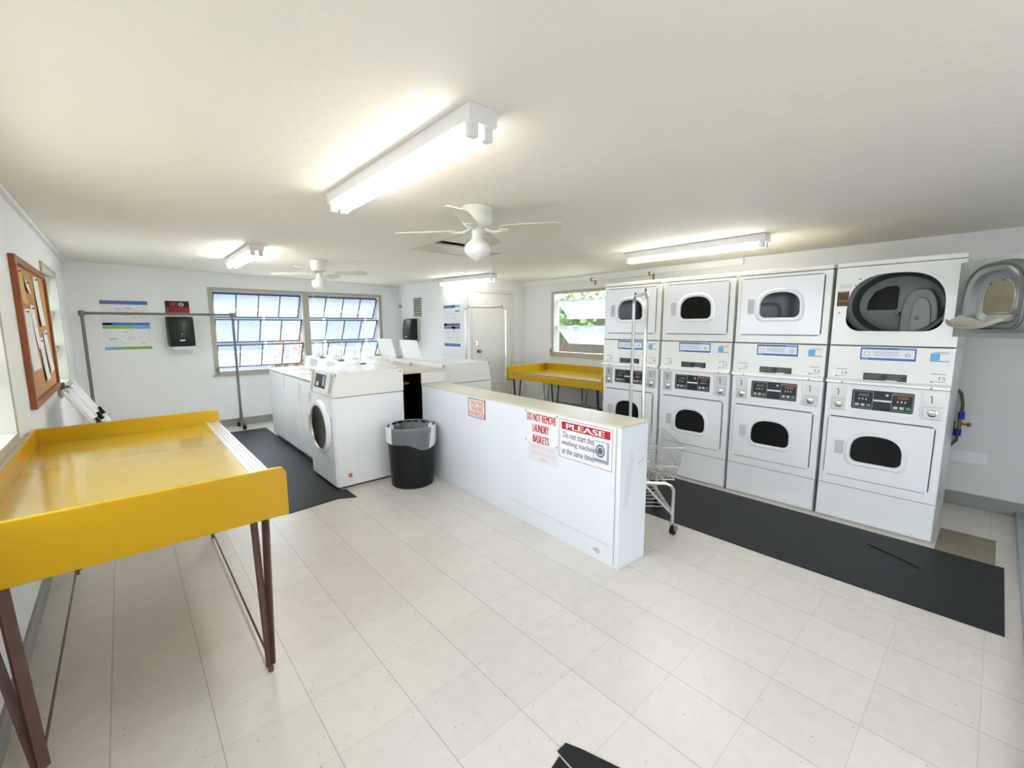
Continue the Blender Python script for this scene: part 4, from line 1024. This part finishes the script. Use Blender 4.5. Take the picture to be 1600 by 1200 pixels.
# ------------------------------------------------------------------ things on the back, side and rear walls
def poster(label, loc, rz_, w, hgt, bands, name='poster'):
    t = thing(name, label, 'poster', loc, rz_)
    bm = B(); box(bm, 0, w, -.002, 0, 0, hgt); obj('sheet', bm, 'sign_white', t)
    for x0, x1, z0, z1, m in bands:
        bm = B(); box(bm, x0*w, x1*w, -.0028, -.002, z0*hgt, z1*hgt); obj('printed_band', bm, m, t)
    bm = B(); rnd = random.Random(len(label))
    for k in range(26):
        x = rnd.uniform(.08, .8)*w; z = rnd.choice([rnd.uniform(.1, .42), rnd.uniform(.63, .9)])*hgt
        box(bm, x, x+rnd.uniform(.03, .13)*w, -.0026, -.002, z, z+rnd.uniform(.004, .012)*hgt)
    obj('fine_print', bm, 'grayblue', t)
    for k in range(5): bm = B(); x = (.15+.17*k)*w; prism(bm, [(x, .78*hgt), (x+.05*w, .84*hgt), (x+.09*w, .80*hgt), (x+.06*w, .74*hgt)], 'y', -.0027, -.002); obj('drawing', bm, 'faint_card', t)
    bm = B(); prism(bm, [(.5*w, .2*hgt), (.6*w, .31*hgt), (.66*w, .24*hgt), (.6*w, .17*hgt)], 'y', -.0027, -.002)
    obj('drawing', bm, 'faint_card', t)
    return t
poster('large blue and green banded instruction poster on the back wall behind the garment rack', (-.175, YB, 1.222), 0, .475, .641,
       [(0, .66, .925, 1, 'violet'), (.66, 1, .925, 1, 'blue'), (0, 1, .50, .555, 'blue'), (.02, .2, .51, .548, 'skyblue'), (0, .64, .43, .495, 'green'), (.64, 1, .43, .495, 'skyblue'), (0, .25, 0, .06, 'skyblue'), (.25, 1, 0, .06, 'green'), (.12, .27, .22, .232, 'ink')])
poster('narrow looking blue banded instruction poster on the side wall, left of the rear door', (XS, 6.16, 1.19), -PI/2, .46, .66,
       [(0, .7, .93, 1, 'violet'), (.6, 1, .945, 1, 'skyblue'), (0, 1, .50, .56, 'ink'), (.0, .2, .50, .56, 'blue'), (0, .7, .43, .49, 'violet'), (.5, 1, .43, .49, 'blue'), (0, 1, 0, .07, 'blue'), (.72, .98, .84, .87, 'ink')])
t = thing('no_smoking_sign', 'small black sign with red letters above the paper towel dispenser on the back wall', 'sign', (.62, YB, 1.79))
bm = B(); box(bm, -.135, .135, -.003, 0, -.085, .088); obj('board', bm, 'black_plastic', t)
text_obj('lettering', [('NO', -.075, .01, .015, .07)], 'red', t, -.0042, .02)
bm = B(); box(bm, -.125, .125, -.0038, -.003, -.078, -.002); obj('red_band', bm, 'red', t)
text_obj('band_lettering', [('SMOKING', -.105, .105, -.066, -.014)], 'black_plastic', t, -.0045, .01)
bm = B(); ring(bm, [(.045+.02*math.cos(a*PI/8), .042+.02*math.sin(a*PI/8)) for a in range(16)], [(.045+.027*math.cos(a*PI/8), .042+.027*math.sin(a*PI/8)) for a in range(16)], -.0045, -.003); box(bm, .03, .075, -.0045, -.003, .040, .046); obj('symbol', bm, 'sign_pink', t)

def towel_dispenser(label, loc, rz_, gray=False):
    t = thing('paper_towel_dispenser', label, 'towel dispenser', loc, rz_, 'black paper towel dispensers')
    pr = [(0, 0), (-.17, 0), (-.195, .03), (-.20, .10), (-.185, .30), (-.165, .38), (-.13, .40), (0, .40)]
    bm = B(); prism(bm, [(y_, z_) for y_, z_ in pr], 'x', -.145, .145, .012); obj('cover', bm, 'dispenser_black', t, True)
    bm = B(); box(bm, -.152, .152, -.05, 0, .01, .41, .01); obj('back_plate', bm, 'trim_gray' if gray else 'black_plastic', t)
    bm = B(); box(bm, -.03, .03, -.204, -.196, .075, .09, .003); obj('badge', bm, 'steel', t)
    bm = B(); cyl(bm, (0, -.196, .17), (0, -.19, .17), .01, seg=12); obj('lock', bm, 'rack_gray', t)
    bm = B(); prism(bm, [(-.11, -.03), (-.10, -.045), (.10, -.042), (.115, -.03), (.12, .01), (-.12, .01)], 'y', -.16, -.14); obj('paper_towel', bm, 'paper', t)
    return t
towel_dispenser('black paper towel dispenser on the back wall below the no smoking sign', (.625, YB, 1.25), 0)
towel_dispenser('dark paper towel dispenser seen side on below the wall vent', (XS, 7.1, 1.25), -PI/2, True)
t = thing('wall_vent', 'louvred metal vent high on the side wall above the dispenser', 'vent', (XS, 6.99, 1.67), -PI/2)
bm = B(); ring(bm, rr(-.14, .14, .02, .34, .003, 1), rr(-.17, .17, 0, .37, .003, 1), -.012, 0); obj('frame', bm, 'enamel_warm', t)
bm = B(); box(bm, -.14, .14, -.002, 0, .02, .34); obj('backing', bm, 'gap', t)
for k in range(7):
    bm = B(); prism(bm, [(-.003, .03+.044*k), (-.012, .036+.044*k), (-.012, .052+.044*k), (-.003, .06+.044*k)], 'x', -.138, .138); obj('louvre', bm, 'trim_gray', t)
t = thing('conduit', 'thin painted conduit running down the corner beside the dispenser', 'conduit', (XS, 7.62, 0))
bm = B(); cyl(bm, (-.03, 0, .02), (-.03, 0, 1.90), .012, seg=10); obj('pipe', bm, 'wall_paint_right', t)
bm = B(); box(bm, -.05, -.0, -.022, .022, 1.86, 1.92, .004); obj('fitting', bm, 'trim_gray', t)
bm = B(); tube(bm, [(-.03, 0, 1.92), (-.09, .06, 2.0), (-.14, .09, 2.12), (-.2, .11, 2.24), (-.30, .115, 2.262)], .004, 6); obj('cable', bm, 'wall_paint_right', t, True)

# rear door
dr = sthing('door_1', (4.1, YD, 0), 0)
bm = B()
box(bm, -.065, -.0, -.02, 0, 0, 2.09); box(bm, .74, .805, -.02, 0, 0, 2.09); box(bm, 0, .74, -.02, 0, 2.035, 2.09); obj('door_frame', bm, 'door_paint', dr)
bm = B(); box(bm, .004, .736, -.008, -.001, .012, 2.03); obj('door_leaf', bm, 'door_paint', dr)
bm = B(); box(bm, 0, .74, -.0065, -.0005, 2.028, 2.036); obj('door_gap', bm, 'gap_light', dr)
bm = B(); lathe(bm, [(.028, -.008), (.028, -.014), (.012, -.02), (.012, -.04), (.026, -.05), (.028, -.062), (.02, -.072), (.0001, -.074)], (.06, 0, 1.125), 18, 'y'); obj('door_knob', bm, 'brass', dr, True)
bm = B(); box(bm, -.05, .03, -.035, -.02, 1.215, 1.285, .003); cyl(bm, (-.01, -.035, 1.25), (-.01, -.05, 1.25), .018, seg=14); obj('deadbolt', bm, 'steel', dr)

# ------------------------------------------------------------------ cork board on the left wall (local -Y front; rotz=+90 makes front face +X)
t = thing('cork_board', 'wood framed cork notice board with pinned papers on the left wall', 'notice board', (XL, 3.95, 1.01), PI/2)
cw, ch = 1.42, .945
bm = B(); box(bm, .03, cw-.03, -.012, 0, .03, ch-.03); obj('cork', bm, 'cork', t)
bm = B()
box(bm, 0, .045, -.03, 0, 0, ch, .003); box(bm, cw-.045, cw, -.03, 0, 0, ch, .003); box(bm, .045, cw-.045, -.03, 0, 0, .045, .003); box(bm, .045, cw-.045, -.03, 0, ch-.045, ch, .003); obj('frame', bm, 'wood', t)
def sheet(label, x0, z0, w, h_, rot=0, m='paper', cat='paper', curl=.012):
    t2 = thing('pinned_paper', label, cat, (XL+.0125, 3.95+x0, 1.01+z0), PI/2)
    bm = B(); V = []
    for i in range(7):
        f = i/6; V.append([bm.verts.new((x, -.001-curl*(1-f)**2-.3*curl*abs(x/w-.5), f*h_)) for x in (0, w/2, w)])
    for i in range(6):
        for k in range(2): bm.faces.new((V[i][k], V[i][k+1], V[i+1][k+1], V[i+1][k]))
    bmesh.ops.rotate(bm, cent=(w/2, 0, h_), matrix=Matrix.Rotation(math.radians(rot), 3, 'Y'), verts=bm.verts[:])
    sh = obj('sheet', bm, m, t2, True)
    if m == 'paper' and h_ > .2:
        bm = B()
        for k in range(int(h_/.045)): box(bm, w*.12, w*(.88-.1*(k % 3)), -.0145-.004, -.0140-.004, h_-.06-.04*k, h_-.057-.04*k)
        bm.free()
    bm = B(); lathe(bm, [(.006, -.001), (.004, -.006), (.007, -.012), (.0001, -.014)], (w/2, 0, h_-.02), 10, 'y'); obj('push_pin', bm, 'red', t2, True)
sheet('manila envelope pinned at the top left of the cork board', .07, .66, .22, .22, 0, 'manila')
sheet('small white note pinned near the top of the cork board', .38, .74, .14, .085, 8)
sheet('largest white sheet on the left of the cork board', .10, .23, .36, .40, 0)
sheet('white sheet pinned between the largest sheet and the right papers', .47, .36, .18, .30, 2)
sheet('long white sheet at the top right of the cork board', .78, .52, .24, .36, -2)
sheet('lower white sheet pinned on the cork board, left of two', .66, .12, .20, .31, -4)
sheet('lower white sheet pinned on the cork board, right of two', .93, .16, .22, .32, -6)

# ------------------------------------------------------------------ folded white chairs behind the yellow table
for k, (dx, dy, lb) in enumerate(((0.0, .42, 'rearmost white folded chair leaning by the left window'), (0, .10, 'middle white folded chair leaning by the left window'), (0, -.22, 'nearest white folded chair leaning behind the yellow table'))):
    t = thing('folding_chair', lb, 'chair', (XL+.02, 4.95+dy, 0), 0, 'folded white chairs by the left window')
    sl = .045
    # leaning line: top near the wall (x .08, z 1.06) down to x .56,z 0
    def LP(f, o=0): return Vector((.08+.52*f+o*.87, 0, 1.035-1.025*f+o*.49))
    for s in (-1, 1):
        bm = B(); tube(bm, [LP(0)+Vector((0, s*.132, 0)), LP(.995)+Vector((0, s*.132, 0))], .010, 8); obj('leg', bm, 'enamel', t)
    bm = B(); a, b_ = LP(.02), LP(.26)
    bar(bm, a, b_, .15, .016) if False else None
    v = []
    for p in (a, b_):
        for s in (-.12, .12):
            for o in (.0, .014): v.append(bm.verts.new((p.x+o*.87, s, p.z+o*.49)))
    for f in ((0, 1, 3, 2), (4, 6, 7, 5), (0, 4, 5, 1), (2, 3, 7, 6), (0, 2, 6, 4), (1, 5, 7, 3)): bm.faces.new([v[i] for i in f])
    bmesh.ops.recalc_face_normals(bm, faces=bm.faces[:]); obj('backrest', bm, 'enamel', t)
    bm = B(); bar(bm, LP(.24, .02)+Vector((0, .03, 0)), LP(.30, .02)+Vector((0, .03, 0)), .03, .03); obj('hinge', bm, 'black_plastic', t)
    bm = B(); a, b_ = LP(.32), LP(.75); v = []
    for p in (a, b_):
        for s in (-.115, .115):
            for o in (.005, .022): v.append(bm.verts.new((p.x+o*.87, s, p.z+o*.49)))
    for f in ((0, 1, 3, 2), (4, 6, 7, 5), (0, 4, 5, 1), (2, 3, 7, 6), (0, 2, 6, 4), (1, 5, 7, 3)): bm.faces.new([v[i] for i in f])
    bmesh.ops.recalc_face_normals(bm, faces=bm.faces[:]); obj('seat', bm, 'enamel', t)
